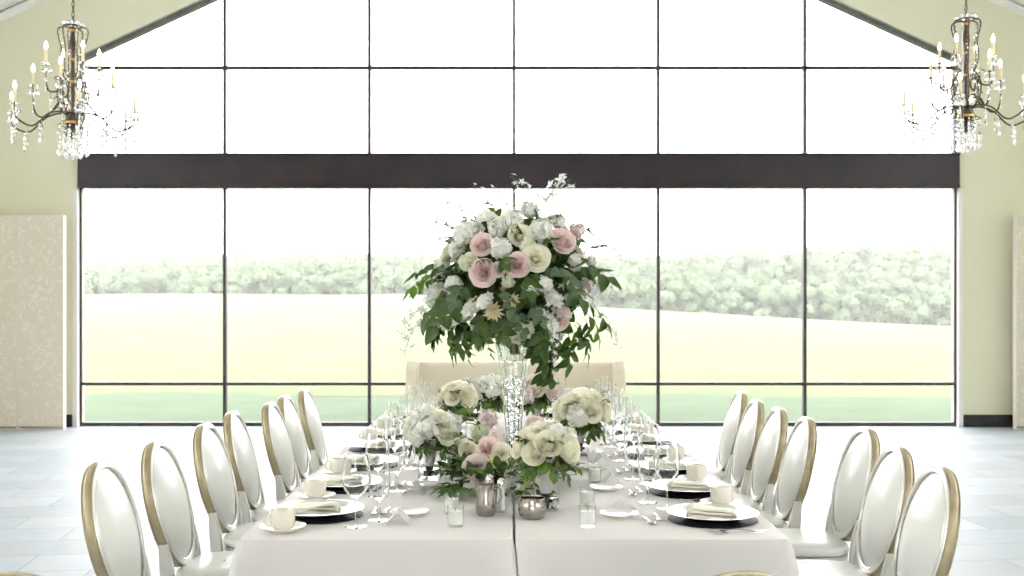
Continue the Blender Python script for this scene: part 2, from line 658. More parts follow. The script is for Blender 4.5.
# white reveal strips either side of the glass
for i, (x0, x1) in enumerate(((WL - .055, WL + .004), (WR - .004, WR + .05))):
    mb = MB()
    mb.box2((x0, YB - .012, 0), (x1, YB + .06, BEAM_LO - .03))
    struct(mb.build('trim_%d' % (4 + i), M['trim'], smooth=False, bevel=.004))
# baseboards
for nm, x0, x1 in (('left', -XS, WL - .06), ('right', WR + .055, XS)):
    mb = MB()
    mb.box2((x0, YB - .02, 0), (x1, YB + .01, .145))
    mb.box2((x0, YB - .028, 0), (x1, YB - .02, .02))
    struct(mb.build('baseboard_' + nm, M['baseboard'], smooth=False, bevel=.003))


# fabric partition panels standing in front of the window wall
def panel(x0, x1, d, label):
    t = empty('partition_panel', ((x0 + x1) / 2, d, 0))
    w = x1 - x0
    h = 2.50
    mb = MB()
    mb.box((0, 0, h / 2 + .015), (w - .012, .07, h - .03))
    mb.build('fabric_face', M['damask'], t, smooth=False, bevel=.006)
    mb = MB()
    for s in (-1, 1):
        mb.box((s * (w / 2 - .006), .005, h / 2), (.012, .085, h))
    mb.box((0, .005, h - .006), (w - .024, .085, .012))
    mb.box((0, .005, .008), (w - .024, .085, .016))
    mb.build('edge_trim', M['paneltrim'], t, smooth=False, bevel=.002)
    tag(t, label, 'partition panel', 'damask partition panels')


px = [wx(62.5, 12.8), wx(16.0, 12.8), wx(-38, 12.8)]
panel(px[1] + .001, px[0], 12.86, 'beige damask partition panel nearest the window, beside the left chandelier')
panel(px[2], px[1] - .001, 12.86, 'beige damask partition panel cut by the left edge of the photo')
panel(wx(1017, 12.8), wx(1068, 12.8), 12.86, 'beige damask partition panel at the right edge of the photo')

# ------------------------------------------------------------------ OUTSIDE
mb = MB()
GZ = -.12


def ground_z(x, y):
    t = smoothstep((y - 16) / 105)
    t = (y - 16) / 105 if y > 16 else 0
    if x < -12:
        top = 2.15
    else:
        top = 2.15 - (x + 12) * .0655
    top = max(top, -6)
    return GZ + (top - GZ) * t + .15 * math.sin(x * .21 + y * .13) * min(1, t * 3) * .4


LAWN_EDGE = 18.3
ys = [YB + WT, 14.5, 16, LAWN_EDGE]
mb.grid(lambda u, v: (-60 + 120 * u, YB + WT + (LAWN_EDGE + .5 - YB - WT) * v, ground_z(-60 + 120 * u, YB + WT + (LAWN_EDGE + .5 - YB - WT) * v)), 24, 4)
struct(mb.build('lawn', M['lawn']))
mb = MB()


def mead(u, v):
    y = LAWN_EDGE + (126 - LAWN_EDGE) * v
    x = -90 + 180 * u
    z = ground_z(x, y) + .05 * min(1, v * 8)
    if y > 121:
        z -= (y - 121) * .4
    return (x, y + (.35 * math.sin(x * .9) if v == 0 else 0), z)


mb.grid(mead, 60, 50)
struct(mb.build('meadow', M['meadow']))

# woodland beyond the crest
mb = MB()
wr = random.Random(5)


def crown(c, r, h, sub):
    seg, rings = sub
    o = [(wr.uniform(.86, 1.12)) for _ in range(seg * (rings + 1))]
    v, f = [], []
    ph = wr.uniform(0, 6)
    for j in range(rings + 1):
        th = PI * j / rings
        for i in range(seg):
            q = 2 * PI * i / seg + ph
            k = o[j * seg + i] * .82
            v.append((c[0] + r * k * math.sin(th) * math.cos(q), c[1] + r * k * math.sin(th) * math.sin(q), c[2] - h * k * math.cos(th)))
    for j in range(rings):
        for i in range(seg):
            i2 = (i + 1) % seg
            f.append((j * seg + i, j * seg + i2, (j + 1) * seg + i2, (j + 1) * seg + i))
    mb.add(v, f)
    for _ in range(70):
        d = Vector((wr.gauss(0, 1), wr.gauss(0, 1), wr.gauss(0, 1))).normalized()
        if d.y > .35:
            continue
        k = wr.uniform(.78, 1.1)
        p = Vector((c[0] + d.x * r * k, c[1] + d.y * r * k, c[2] + d.z * h * k))
        n = (d + Vector((wr.gauss(0, .5), wr.gauss(0, .5), wr.gauss(0, .5)))).normalized()
        a = n.orthogonal().normalized()
        b = n.cross(a)
        sz = wr.uniform(.10, .24)
        mb.add([p - a * sz - b * sz * .3, p + b * sz * .7, p + a * sz - b * sz * .2, p - b * sz * .8], [(0, 3, 2, 1)])


TL = [(-400, 300), (60, 274), (85, 270), (130, 265), (200, 262), (250, 261), (300, 259), (368, 259), (420, 261), (600, 262), (660, 263), (700, 261), (740, 259), (800, 258), (860, 256), (950, 256), (1000, 258), (1400, 262)]


def tree_line(p):
    for (a, b), (c, d) in zip(TL, TL[1:]):
        if a <= p <= c:
            return b + (d - b) * (p - a) / (c - a)
    return 265


for row, dist in enumerate((121, 127, 134, 142, 151, 157, 163)):
    xp = -75 * (dist / 121)
    while xp < 78 * dist / 121:
        xp += wr.uniform(1.2, 2.4)
        pxx = CX + xp * F / dist
        top = H - (tree_line(pxx) - 3 - CY) * dist / F
        g = ground_z(xp, 121)
        if row == 0:
            top = g + (top - g) * wr.uniform(.35, .62)
        elif row == 1:
            top = g + (top - g) * wr.uniform(.55, .78)
        elif row == 2:
            top = g + (top - g) * wr.uniform(.78, .98)
        else:
            top = g + (top - g) * wr.uniform(.97, 1.12)
        hh = max(.8, (top - g))
        n = max(5 if row < 3 else 4, int(hh / 1.05))
        for k in range(n):
            r = wr.uniform(.7, 1.35)
            fz = (k + .6) / n
            crown((xp + wr.uniform(-1.2, 1.2), dist + wr.uniform(-1.5, 1.5), g + hh * fz - r * .35 * fz), r, r * wr.uniform(.75, 1.05), (8, 5))
o = mb.build('woodland', M['wood_far'])
tag(o, 'hazy green woodland along the far side of the meadow', 'woodland', None, 'stuff')

# morning haze over the meadow
mb = MB()
mb.box2((-130, 20, -8), (130, 175, 26))
m_, nt_, out_ = new_mat('haze')
vs_ = nt_.nodes.new('ShaderNodeVolumeScatter')
vs_.inputs['Color'].default_value = (1, 1, 1, 1)
vs_.inputs['Density'].default_value = .0011
nt_.links.new(vs_.outputs[0], out_.inputs['Volume'])
hz_ = mb.build('haze', m_, smooth=False)
tag(hz_, 'pale haze hanging over the meadow and the woodland', 'haze', None, 'stuff')

# ------------------------------------------------------------------ TABLES AND CLOTHS
TZ = .756
Y0, Y1 = 3.44, 7.32
HW = .865


def make_table(x0, x1, label):
    t = empty('banquet_table', ((x0 + x1) / 2, (Y0 + Y1) / 2, 0))
    w, l = (x1 - x0) - .016, (Y1 - Y0) - .02
    mb = MB()
    mb.box((0, 0, TZ - .022), (w, l, .03))
    mb.build('tabletop', M['plywood'], t, smooth=False, bevel=.004)
    for sx in (-1, 1):
        for sy in (-1, 1):
            mb = MB()
            mb.tube([(sx * (w / 2 - .1), sy * (l / 2 - .3), TZ - .038), (sx * (w / 2 - .1), sy * (l / 2 - .22), .003)], .016, 10)
            mb.build('leg', M['steel'], t)
    tag(t, label, 'table')


make_table(-HW, -.004, 'long banquet table under the cloth on the side of the seven left chairs')
make_table(.004, HW, 'long banquet table under the cloth on the side of the seven right chairs')


def make_cloth(x0, x1, inner, label, seed):
    """rectangular cloth draped over a table, inner = side (+1/-1) that meets the neighbour"""
    r0 = random.Random(seed)
    per = []
    step = .03

    def edge(ax, ay, bx, by, nx, ny):
        l = math.hypot(bx - ax, by - ay)
        n = max(2, int(l / step))
        for i in range(n):
            q = i / n
            per.append((ax + (bx - ax) * q, ay + (by - ay) * q, nx, ny))

    rc = .022

    def corner(cx, cy, a0):
        for k in range(8):
            a = a0 + R(90) * k / 8
            per.append((cx + rc * math.cos(a), cy + rc * math.sin(a), math.cos(a), math.sin(a)))
    edge(x0 + rc, Y0, x1 - rc, Y0, 0, -1)
    corner(x1 - rc, Y0 + rc, R(-90))
    edge(x1, Y0 + rc, x1, Y1 - rc, 1, 0)
    corner(x1 - rc, Y1 - rc, 0)
    edge(x1 - rc, Y1, x0 + rc, Y1, 0, 1)
    corner(x0 + rc, Y1 - rc, R(90))
    edge(x0, Y1 - rc, x0, Y0 + rc, -1, 0)
    corner(x0 + rc, Y0 + rc, R(180))
    n = len(per)
    corners = [(x0, Y0), (x1, Y0), (x1, Y1), (x0, Y1)]
    rows = [(-.007, TZ + .006), (-.0018, TZ + .0045), (0, TZ)]
    nd = 22
    for k in range(1, nd + 1):
        rows.append((None, TZ - (TZ - .026) * (k / nd) ** 1.25, (k / nd) ** 1.25))
    v = []
    s = 0
    ph = r0.uniform(0, 6)
    for row in rows:
        s = 0
        for i, (x, y, nx, ny) in enumerate(per):
            px_, py_ = per[i - 1][0], per[i - 1][1]
            s += math.hypot(x - px_, y - py_) if i else 0
            if row[0] is not None:
                off = row[0]
            else:
                t = row[2]
                dc = min(math.hypot(x - a, y - b) for a, b in corners)
                flare = .13 * math.exp(-(dc / .035) ** 2) * t ** .72
                dip = -.028 * math.exp(-((dc - .13) / .055) ** 2) * t ** .8
                second = (.012 if abs(nx) > .9 else .030) * math.exp(-((dc - .26) / .07) ** 2) * t
                wave = (.004 if abs(nx) > .9 else .010) * (math.sin(s * 9.1 + ph) + .7 * math.sin(s * 4.3 + ph * 2) + .4 * math.sin(s * 17 + ph)) * t
                off = .002 + .014 * t ** .8 + flare + dip + second + wave
                if ny < -.9:
                    di = abs(x)
                    off += .075 * math.exp(-(di / .12) ** 2) * t ** .6 * (.5 + .5 * math.cos(di * 2 * PI / .062 + (0 if inner > 0 else 1.1)))
                off = max(off, .0005)
            xx, yy = x + nx * off, y + ny * off
            gap = 0 if row[0] is not None else .045 * row[2] ** .6 * math.exp(-((y - Y0) / .22) ** 2)
            if inner > 0:
                xx = min(xx, (-.0025 if row[0] is not None else -.0006) + gap)
            else:
                xx = max(xx, (.0025 if row[0] is not None else .0006) + gap)
            v.append((xx, yy, row[1]))
    f = [tuple(range(n))]
    for k in range(len(rows) - 1):
        for i in range(n):
            j = (i + 1) % n
            f.append((k * n + i, (k + 1) * n + i, (k + 1) * n + j, k * n + j))
    mb = MB()
    mb.add(v, f)
    o = mb.build('tablecloth', M['cloth'], recalc=True)
    tag(o, label, 'tablecloth', 'white tablecloths')
    # normals of the flat top
    return o


make_cloth(-HW, -.004, 1, 'white floor-length tablecloth beside the left row of chairs', 3)
make_cloth(.004, HW, -1, 'white floor-length tablecloth beside the right row of chairs', 8)
TT = TZ + .0065         # top of the linen


# ------------------------------------------------------------------ CHAIRS
def make_chair():
    root = empty('banquet_chair')
    A, B = .216, .252
    rec = R(14)
    zc0 = .462
    # oval back plane: origin at its lowest point, up along u
    T = Matrix.Translation((0, -.165, zc0)) @ Matrix.Rotation(rec, 4, 'X') @ Matrix.Translation((0, 0, B))

    def ring(prof, seg=56):
        v, f = [], []
        n = len(prof)
        for i in range(seg):
            q = 2 * PI * i / seg
            for (ro, y) in prof:
                v.append(((A + ro) * math.cos(q), y * .76, (B + ro) * math.sin(q)))
        for i in range(seg):
            j = (i + 1) % seg
            for k in range(n):
                k2 = (k + 1) % n
                f.append((i * n + k, j * n + k, j * n + k2, i * n + k2))
        return v, f

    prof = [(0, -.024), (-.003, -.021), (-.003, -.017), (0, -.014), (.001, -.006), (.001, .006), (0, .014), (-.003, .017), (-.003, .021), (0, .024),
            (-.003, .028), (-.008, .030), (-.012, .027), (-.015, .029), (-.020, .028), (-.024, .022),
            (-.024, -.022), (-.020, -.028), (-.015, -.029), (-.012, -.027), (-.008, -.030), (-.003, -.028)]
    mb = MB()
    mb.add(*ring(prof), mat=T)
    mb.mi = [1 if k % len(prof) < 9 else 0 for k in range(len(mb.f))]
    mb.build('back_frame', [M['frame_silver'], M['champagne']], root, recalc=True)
    # cushions of the back
    for nm, sg, bulge in (('back_cushion', 1, .040), ('rear_back_panel', -1, .016)):
        a, b = A - .021, B - .021
        mb = MB()
        rings_, seg = 9, 48
        v = [(0, sg * (.012 + bulge), 0)]
        f = []
        for k in range(1, rings_ + 1):
            q = k / rings_
            y = .010 + bulge * (1 - q ** 2.4)
            if k == rings_:
                y = .012
            for i in range(seg):
                w = 2 * PI * i / seg
                v.append((a * q * math.cos(w), sg * y, b * q * math.sin(w)))
        for i in range(seg):
            f.append((0, 1 + i, 1 + (i + 1) % seg))
            for k in range(rings_ - 1):
                p0, p1 = 1 + k * seg, 1 + (k + 1) * seg
                f.append((p0 + i, p1 + i, p1 + (i + 1) % seg, p0 + (i + 1) % seg))
        mb.add(v, f, T)
        cu = mb.build(nm, M['vinyl'], root, recalc=True)
        if sg > 0:
            pts = [T @ Vector(((a - .002) * math.cos(2 * PI * i / 56), .018, (b - .002) * math.sin(2 * PI * i / 56))) for i in range(56)]
            m2 = MB()
            m2.tube(pts, .0048, 6, closed=True)
            m2.build('piping', M['piping'], cu)
    # rear posts / legs
    for s in (-1, 1):
        mb = MB()
        top = T @ Vector((s * .188, 0, -.125))
        pts = [(top.x, top.y + .004, top.z), (s * .184, -.180, .50), (s * .184, -.172, .40), (s * .190, -.185, .25), (s * .200, -.245, .003)]
        sz = [(.013, .016), (.019, .024), (.020, .025), (.018, .021), (.014, .015)]
        v, f = [], []
        for (x, y, z), (a, b) in zip(pts, sz):
            v += [(x - a, y - b, z), (x + a, y - b, z), (x + a, y + b, z), (x - a, y + b, z)]
        for k in range(len(pts) - 1):
            for i in range(4):
                j = (i + 1) % 4
                f.append((k * 4 + i, k * 4 + j, k * 4 + 4 + j, k * 4 + 4 + i))
        f += [(3, 2, 1, 0), tuple(len(v) - 4 + i for i in range(4))]
        mb.add(v, f)
        mb.build('rear_leg', M['frame_silver'], root, smooth=False, bevel=.005, recalc=True)
    # front legs, turned and tapered
    for s in (-1, 1):
        mb = MB()
        pr = [(0, .003), (.011, .003), (.013, .02), (.011, .035), (.016, .20), (.020, .34), (.024, .352), (.018, .362), (.024, .372), (.024, .425), (0, .425)]
        mb.lathe(pr, 16, Matrix.Translation((s * .178, .142, 0)))
        mb.build('front_leg', M['frame_silver'], root)

    def seat_loop(gr):
        pts = []
        n = 48
        for i in range(n):
            q = 2 * PI * i / n
            c, s_ = math.cos(q), math.sin(q)
            k = 3.2
            x = math.copysign(abs(c) ** (2 / k), c)
            y = math.copysign(abs(s_) ** (2 / k), s_)
            wx_ = .198 + .020 * (y + 1) / 2
            pts.append((x * (wx_ + gr), y * (.172 + gr)))
        return pts

    def loft(levels, nm, mat):
        v, f = [], []
        n = 48
        for gr, z in levels:
            v += [(x, y, z) for x, y in seat_loop(gr)]
        for k in range(len(levels) - 1):
            for i in range(n):
                j = (i + 1) % n
                f.append((k * n + i, k * n + j, k * n + n + j, k * n + n + i))
        f.append(tuple(range(n))[::-1])
        f.append(tuple((len(levels) - 1) * n + i for i in range(n)))
        mb = MB()
        mb.add(v, f)
        return mb.build(nm, mat, root)
    loft([(-.006, .385), (0, .39), (.001, .405), (-.003, .41), (0, .415), (0, .428), (-.006, .432)], 'seat_frame', M['frame_silver'])
    loft([(-.008, .430), (.003, .436), (.005, .448), (0, .462), (-.02, .474), (-.06, .482), (-.12, .486), (-.18, .488)], 'seat_cushion', M['vinyl'])
    return root


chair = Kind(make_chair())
BACKOFF = -.165 - .5 * math.sin(R(14))
ORD = ['first', 'second', 'third', 'fourth', 'fifth', 'sixth', 'seventh']
LCH = [(3.80, -1.44, -2), (4.35, -1.425, -1), (4.97, -1.405, 0), (5.51, -1.42, -2), (6.00, -1.340, 0), (6.46, -1.355, 0), (6.98, -1.340, -1)]
RCH = [(3.69, 1.440, -2), (4.20, 1.475, -1), (4.81, 1.55, 0), (5.24, 1.402, -1), (5.71, 1.382, 0), (6.17, 1.368, 0), (6.75, 1.40, -1)]
for side, rows_ in ((-1, LCH), (1, RCH)):
    nm = 'left' if side < 0 else 'right'
    for i, (d, x, yaw) in enumerate(rows_):
        rz = R(-90 if side < 0 else 90) + side * R(yaw)
        # the top of the back sits at (x, d)
        off = Matrix.Rotation(rz, 3, 'Z') @ Vector((0, BACKOFF, 0))
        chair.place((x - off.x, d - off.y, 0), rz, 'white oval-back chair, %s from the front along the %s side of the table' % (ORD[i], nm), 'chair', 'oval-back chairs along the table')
for x, d, rz, lab in ((.475, 2.24, R(3), 'white oval-back chair at the near table end, just its top at the bottom edge'),
                      (-1.02, 2.23, R(-6), 'white oval-back chair whose top just shows at the bottom left corner')):
    off = Matrix.Rotation(rz, 3, 'Z') @ Vector((0, BACKOFF, 0))
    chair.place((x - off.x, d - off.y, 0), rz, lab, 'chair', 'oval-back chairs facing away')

# ------------------------------------------------------------------ SETTEE at the far end
st = empty('wingback_settee', (0.012, 7.95, 0))
W = 1.56
mb = MB()
mb.box((0, .06, .66), (W - .10, .12, .80))
mb.build('backrest', M['sofa'], st, bevel=.03, bseg=4)
for s in (-1, 1):
    mb = MB()
    pr = [(-.30, .25), (.10, .25), (.12, 1.075), (-.10, 1.075), (-.16, 1.03), (-.19, .86), (-.24, .68), (-.30, .62)]
    n = len(pr)
    x0, x1 = s * (W / 2 - .085), s * (W / 2)
    v = [(x0, y, z) for y, z in pr] + [(x1, y, z) for y, z in pr]
    f = [tuple(range(n)), tuple(range(2 * n - 1, n - 1, -1))] + [(i, i + n, (i + 1) % n + n, (i + 1) % n) for i in range(n)]
    mb.add(v, f)
    mb.build('wing', M['sofa'], st, smooth=False, bevel=.022, bseg=4, recalc=True)
mb = MB()
mb.box((0, -.19, .30), (W - .18, .46, .14))
mb.build('seat_base', M['sofa'], st, bevel=.02, bseg=3)
mb = MB()
mb.box((0, -.20, .43), (W - .18, .48, .13))
mb.build('seat_cushion', M['sofa'], st, bevel=.04, bseg=4)
for sx in (-1, 1):
    for y in (-.26, .06):
        mb = MB()
        mb.lathe([(0, 0.002), (.016, .002), (.026, .23), (.026, .255), (0, .255)], 12, Matrix.Translation((sx * (W / 2 - .06), y, 0)))
        mb.build('leg', M['darkleg'], st)
tag(st, 'cream upholstered wingback settee at the far end of the table', 'settee')


# ------------------------------------------------------------------ TABLEWARE
def lathe_obj(name, prof, mat, parent=None, seg=32, closed=False, slot=None):
    mb = MB()
    mb.lathe(prof, seg, closed=closed)
    return mb.build(name, mat, parent, recalc=True)


# dark charger with a silver rim
def make_charger():
    return lathe_obj('charger_plate', [(0, 0), (.148, 0), (.152, .002), (.1525, .004), (.150, .005), (.143, .0042), (0, .004)], M['navy'], None, 48)


def make_dinner_plate():
    t = empty('dinner_plate')
    lathe_obj('plate_body', [(0, 0), (.082, 0), (.088, .003), (.112, .014), (.150, .0235), (.150, .0252), (.112, .0165), (.092, .0085), (0, .0085)], M['silver'], t, 48)
    lathe_obj('rim', [(.1497, .0232), (.1535, .0240), (.1550, .0250), (.1535, .0258), (.1497, .0255)], M['rim'], t, 48, closed=True)
    return t


def make_cup():
    t = empty('coffee_cup')
    lathe_obj('body', [(0, 0), (.026, 0), (.027, .003), (.033, .008), (.0385, .02), (.0395, .04), (.0395, .064), (.0385, .066), (.037, .064), (.0365, .03), (.030, .010), (0, .008)], M['porcelain'], t, 32)
    mb = MB()
    pts = []
    for k in range(11):
        a = R(80) - R(160) * k / 10
        pts.append((.037 + .022 * math.cos(a), 0, .036 + .021 * math.sin(a)))
    mb.tube(pts, .0042, 8)
    mb.build('handle', M['porcelain'], t)
    return t


def make_saucer():
    o = lathe_obj('saucer', [(0, .001), (.04, 0), (.042, .003), (.060, .009), (.074, .017), (.0745, .019), (.072, .0185), (.055, .010), (.04, .0065), (.032, .005), (.030, .004), (0, .004)], M['porcelain'], None, 40)
    return o


def goblet(name, bowl, hb, stem_r, foot, hfoot):
    """bowl: list of outer (r, z) from the bottom up"""
    t = empty(name)
    inner = [(max(0, r - .0014), z + (.004 if i == 0 else .0)) for i, (r, z) in enumerate(bowl)][::-1]
    inner[-1] = (0, bowl[0][1] + .005)
    lathe_obj('bowl', [(0, bowl[0][1])] + bowl[1:] + inner, M['glass'], t, 28)
    z = bowl[0][1]
    lathe_obj('stem', [(0, hfoot - .001), (.0075, hfoot - .001), (.0042, hfoot + .012), (stem_r, hfoot + .03), (stem_r, z - .02), (.0048, z - .006), (.0065, z + .0002), (0, z + .0002)], M['glass'], t, 14)
    lathe_obj('foot', [(0, 0), (foot, 0), (foot, .0015), (foot * .6, .0028), (.008, hfoot - .001), (0, hfoot - .001)], M['glass'], t, 28)
    return t


wine = Kind(goblet('wine_glass', [(0, .098), (.013, .100), (.028, .110), (.039, .126), (.0455, .148), (.0460, .168), (.0435, .20), (.038, .240)], .14, .0035, .037, .006))
water = Kind(goblet('water_goblet', [(0, .070), (.012, .072), (.025, .082), (.033, .098), (.037, .12), (.0375, .145), (.036, .175), (.034, .200)], .13, .0042, .036, .006))
flute = Kind(goblet('champagne_flute', [(0, .085), (.008, .088), (.016, .105), (.022, .14), (.0245, .18), (.025, .22), (.024, .262)], .17, .0036, .034, .006))
charger = Kind(make_charger())
dinner = Kind(make_dinner_plate())
cup = Kind(make_cup())
saucer = Kind(make_saucer())


def make_bread_plate():
    return lathe_obj('bread_plate', [(0, .001), (.042, 0), (.044, .003), (.055, .008), (.067, .013), (.0675, .0155), (.065, .015), (.05, .008), (.042, .006), (0, .006)], M['whiteporc'], None, 40)


bread = Kind(make_bread_plate())


def make_napkin():
    mb = MB()
    w, l = .166, .100
    rr = random.Random(2)

    def layer(z0, th, w, l, ph, lift):
        def top(u, v):
            x, y = (u - .5) * w, (v - .5) * l
            e = min(u, 1 - u, v, 1 - v)
            z = z0 + th * min(1, e * 14) ** .5 if e < .07 else z0 + th
            z += .0028 * math.sin(x * 40 + ph) * math.sin(y * 52 + ph * 2) + lift * smoothstep(u) * .012
            return (x, y + .006 * math.sin(x * 17 + ph), z)
        mb.grid(top, 26, 16)

        def bot(u, v):
            p = top(u, v)
            e = min(u, 1 - u, v, 1 - v)
            return (p[0], p[1], z0 - .0003 if e < .07 else z0 + .002)
        n0 = len(mb.f)
        mb.grid(bot, 26, 16)
        for k in range(n0, len(mb.f)):
            mb.f[k] = mb.f[k][::-1]
    layer(0, .008, w, l, .4, 0)
    layer(.0075, .007, w * .97, l * .93, 1.7, .5)
    layer(.0140, .006, w * .88, l * .86, 3.1, 1.0)
    return mb.build('folded_napkin', M['napkin'])


napkin = Kind(make_napkin())


def make_fork(scale=1.0):
    mb = MB()
    w_ = [(0, .0035), (.03, .0055), (.07, .004), (.115, .0028), (.128, .004), (.138, .0105), (.150, .0125)]
    zc = [.001, .001, .004, .006, .003, .001, .002]
    v, f = [], []
    for (y, w), z in zip(w_, zc):
        v += [(-w, y, z), (w, y, z), (w, y, z + .0022), (-w, y, z + .0022)]
    for k in range(len(w_) - 1):
        for i in range(4):
            j = (i + 1) % 4
            f.append((k * 4 + i, k * 4 + j, k * 4 + 4 + j, k * 4 + 4 + i))
    f += [(3, 2, 1, 0), tuple(len(v) - 4 + i for i in range(4))]
    mb.add(v, f)
    for k in range(4):
        x = (k - 1.5) * .0066
        pts = [(x, .148, .003), (x, .165, .0035), (x, .180, .005), (x, .196, .009)]
        mb.tube(pts, [.0022, .0022, .002, .0011], 6, flat=.6)
    if scale != 1:
        mb.v = [(x * scale, y * scale, z) for x, y, z in mb.v]
    mb.v = [(x, y - .1 * scale, z) for x, y, z in mb.v]
    return mb


def make_spoon(scale=1.0):
    mb = MB()
    w_ = [(0, .0035), (.03, .0055), (.07, .004), (.12, .0026), (.134, .004)]
    zc = [.001, .001, .004, .006, .004]
    v, f = [], []
    for (y, w), z in zip(w_, zc):
        v += [(-w, y, z), (w, y, z), (w, y, z + .0022), (-w, y, z + .0022)]
    for k in range(len(w_) - 1):
        for i in range(4):
            j = (i + 1) % 4
            f.append((k * 4 + i, k * 4 + j, k * 4 + 4 + j, k * 4 + 4 + i))
    f += [(3, 2, 1, 0), tuple(len(v) - 4 + i for i in range(4))]
    mb.add(v, f)

    def bowl(dz):
        def fn(u, v_):
            a = 2 * PI * u
            r = v_
            x = .0175 * r * math.sin(a) * (1 - .15 * math.cos(a))
            y = .158 + .027 * r * math.cos(a)
            z = .0015 + .0075 * r ** 2 + dz
            return (x, y, z)
        return fn
    mb.grid(bowl(0), 20, 5)
    mb.grid(bowl(.0012), 20, 5)
    if scale != 1:
        mb.v = [(x * scale, y * scale, z) for x, y, z in mb.v]
    mb.v = [(x, y - .1 * scale, z) for x, y, z in mb.v]
    return mb


fork = Kind(make_fork().build('dinner_fork', M['silver']))
sfork = Kind(make_fork(.88).build('salad_fork', M['silver']))
dfork = Kind(make_fork(.72).build('dessert_fork', M['silver']))
dspoon = Kind(make_spoon(.82).build('dessert_spoon', M['silver']))


def make_card():
    mb = MB()
    h, w, l, t = .046, .043, .088, .0007
    for s in (-1, 1):
        v = [(s * w, -l / 2, 0), (s * w, l / 2, 0), (0, l / 2, h), (0, -l / 2, h), (s * (w - t * 1.5), -l / 2, 0), (s * (w - t * 1.5), l / 2, 0), (0, l / 2, h - t), (0, -l / 2, h - t)]
        mb.add(v, [(0, 1, 2, 3), (7, 6, 5, 4), (0, 3, 7, 4), (1, 5, 6, 2), (0, 4, 5, 1), (3, 2, 6, 7)])
    return mb.build('place_card', M['card'], smooth=False, recalc=True)


card = Kind(make_card())

LS = [3.81, 4.38, 4.96, 5.50, 6.00, 6.48, 6.98]
RS = [3.74, 4.27, 4.80, 5.28, 5.74, 6.18, 6.72]


def seat(side, i, d):
    nm = 'left' if side < 0 else 'right'
    where = 'at the %s side\'s %s place from the front' % (nm, ORD[i])
    rr = random.Random(100 + i + (50 if side > 0 else 0))
    base = R(-90 if side < 0 else 90)

    def W_(a, b, z=0.0):
        return (side * (HW - a), d + side * b, TT + z)

    def j(s=4):
        return R(rr.uniform(-s, s))
    charger.place(W_(.190, 0), 0, 'flat dark navy charger ' + where, 'charger', 'dark chargers')
    dinner.place(W_(.190, 0, .0042), 0, 'silver plate ' + where, 'plate', 'silver dinner plates')
    napkin.place(W_(.185 + rr.uniform(-.01, .01), rr.uniform(-.006, .006),   .0162), base + R(90) + j(5), 'folded cream napkin on the silver plate ' + where, 'napkin', 'folded napkins')
    if i != 3:
        sa = saucer.place(W_(.115 + rr.uniform(-.006, .006), .252), 0, 'cream saucer under the cup ' + where, 'saucer', 'cream saucers')
    hz = R(180) + R(rr.uniform(-25, 25)) if side < 0 else R(rr.uniform(60, 130))
    if i != 3:
        cup.place((sa.location.x, sa.location.y, TT + .0045), hz, 'cream coffee cup on its saucer ' + where, 'cup', 'cream coffee cups')
    wa, wb = (.345, .190) if side < 0 else (.318, .195)
    ga, gb = (.408, .085) if side < 0 else (.372, .315)
    wine.place(W_(wa, wb), j(180), 'clear wine glass ' + where, 'wine glass', 'wine glasses')
    water.place(W_(ga, gb), j(180), 'clear water goblet ' + where, 'goblet', 'water goblets')
    bread.place(W_(.502, -.02 if side < 0 else .055), 0, 'small white bread plate ' + where, 'plate', 'white bread plates')
    card.place(W_(.478 if side < 0 else .470, .125 if side < 0 else .19), R(rr.uniform(-9, 9)), 'white tent-folded place card ' + where, 'place card', 'tent-folded place cards')
    if i >= 3:
        flute.place(W_(.290, .268 if side < 0 else .275), j(180), 'tall champagne flute ' + where, 'flute', 'champagne flutes')
    fork.place(W_(.15, -.190), base + R(180) * 0 + j(4), 'silver dinner fork beside the charger ' + where, 'fork', 'dinner forks')
    sfork.place(W_(.155, -.222), base + j(5), 'shorter outer silver fork ' + where, 'fork', 'salad forks')
    dspoon.place(W_(.412, -.035 if side > 0 else -.06), R(180) + j(5), 'silver dessert spoon ' + where, 'spoon', 'dessert spoons')
    dfork.place(W_(.374, .035 if side > 0 else -.07), R(180) + j(5), 'silver dessert fork ' + where, 'fork', 'dessert forks')


for i in range(7):
    seat(-1, i, LS[i])
    seat(1, i, RS[i])

# places for the couple on the settee
for k, (x, nm) in enumerate(((-.34, 'left'), (.30, 'right'))):
    wh = 'before the settee on the %s half of the table end' % nm
    charger.place((x, 7.12, TT), 0, 'flat dark navy charger ' + wh, 'charger', 'dark chargers')
    dinner.place((x, 7.12, TT + .0042), 0, 'silver dinner plate ' + wh, 'plate', 'silver dinner plates')
    napkin.place((x, 7.12, TT + .0162), R(2), 'folded cream napkin ' + wh, 'napkin', 'folded napkins')
    sg = -1 if k == 0 else 1
    flute.place((sg * .300, 6.90, TT), 0, 'tall champagne flute ' + wh, 'flute', 'champagne flutes')
    wine.place((sg * .205, 6.90, TT), 0, 'clear wine glass ' + wh, 'wine glass', 'wine glasses')
    water.place((sg * .120, 6.92, TT), 0, 'clear water goblet ' + wh, 'goblet', 'water goblets')


# ---- votives
def make_votive():
    t = empty('votive_holder')
    n = 24
    o = [(0, 0), (.024, 0), (.0265, .003), (.0275, .03), (.0285, .070), (.0278, .071), (.0262, .069), (.0255, .03), (.0245, .012), (0, .010)]
    lathe_obj('glass_cup', o, M['votive'], t, 32)
    return t


holder = Kind(make_votive())


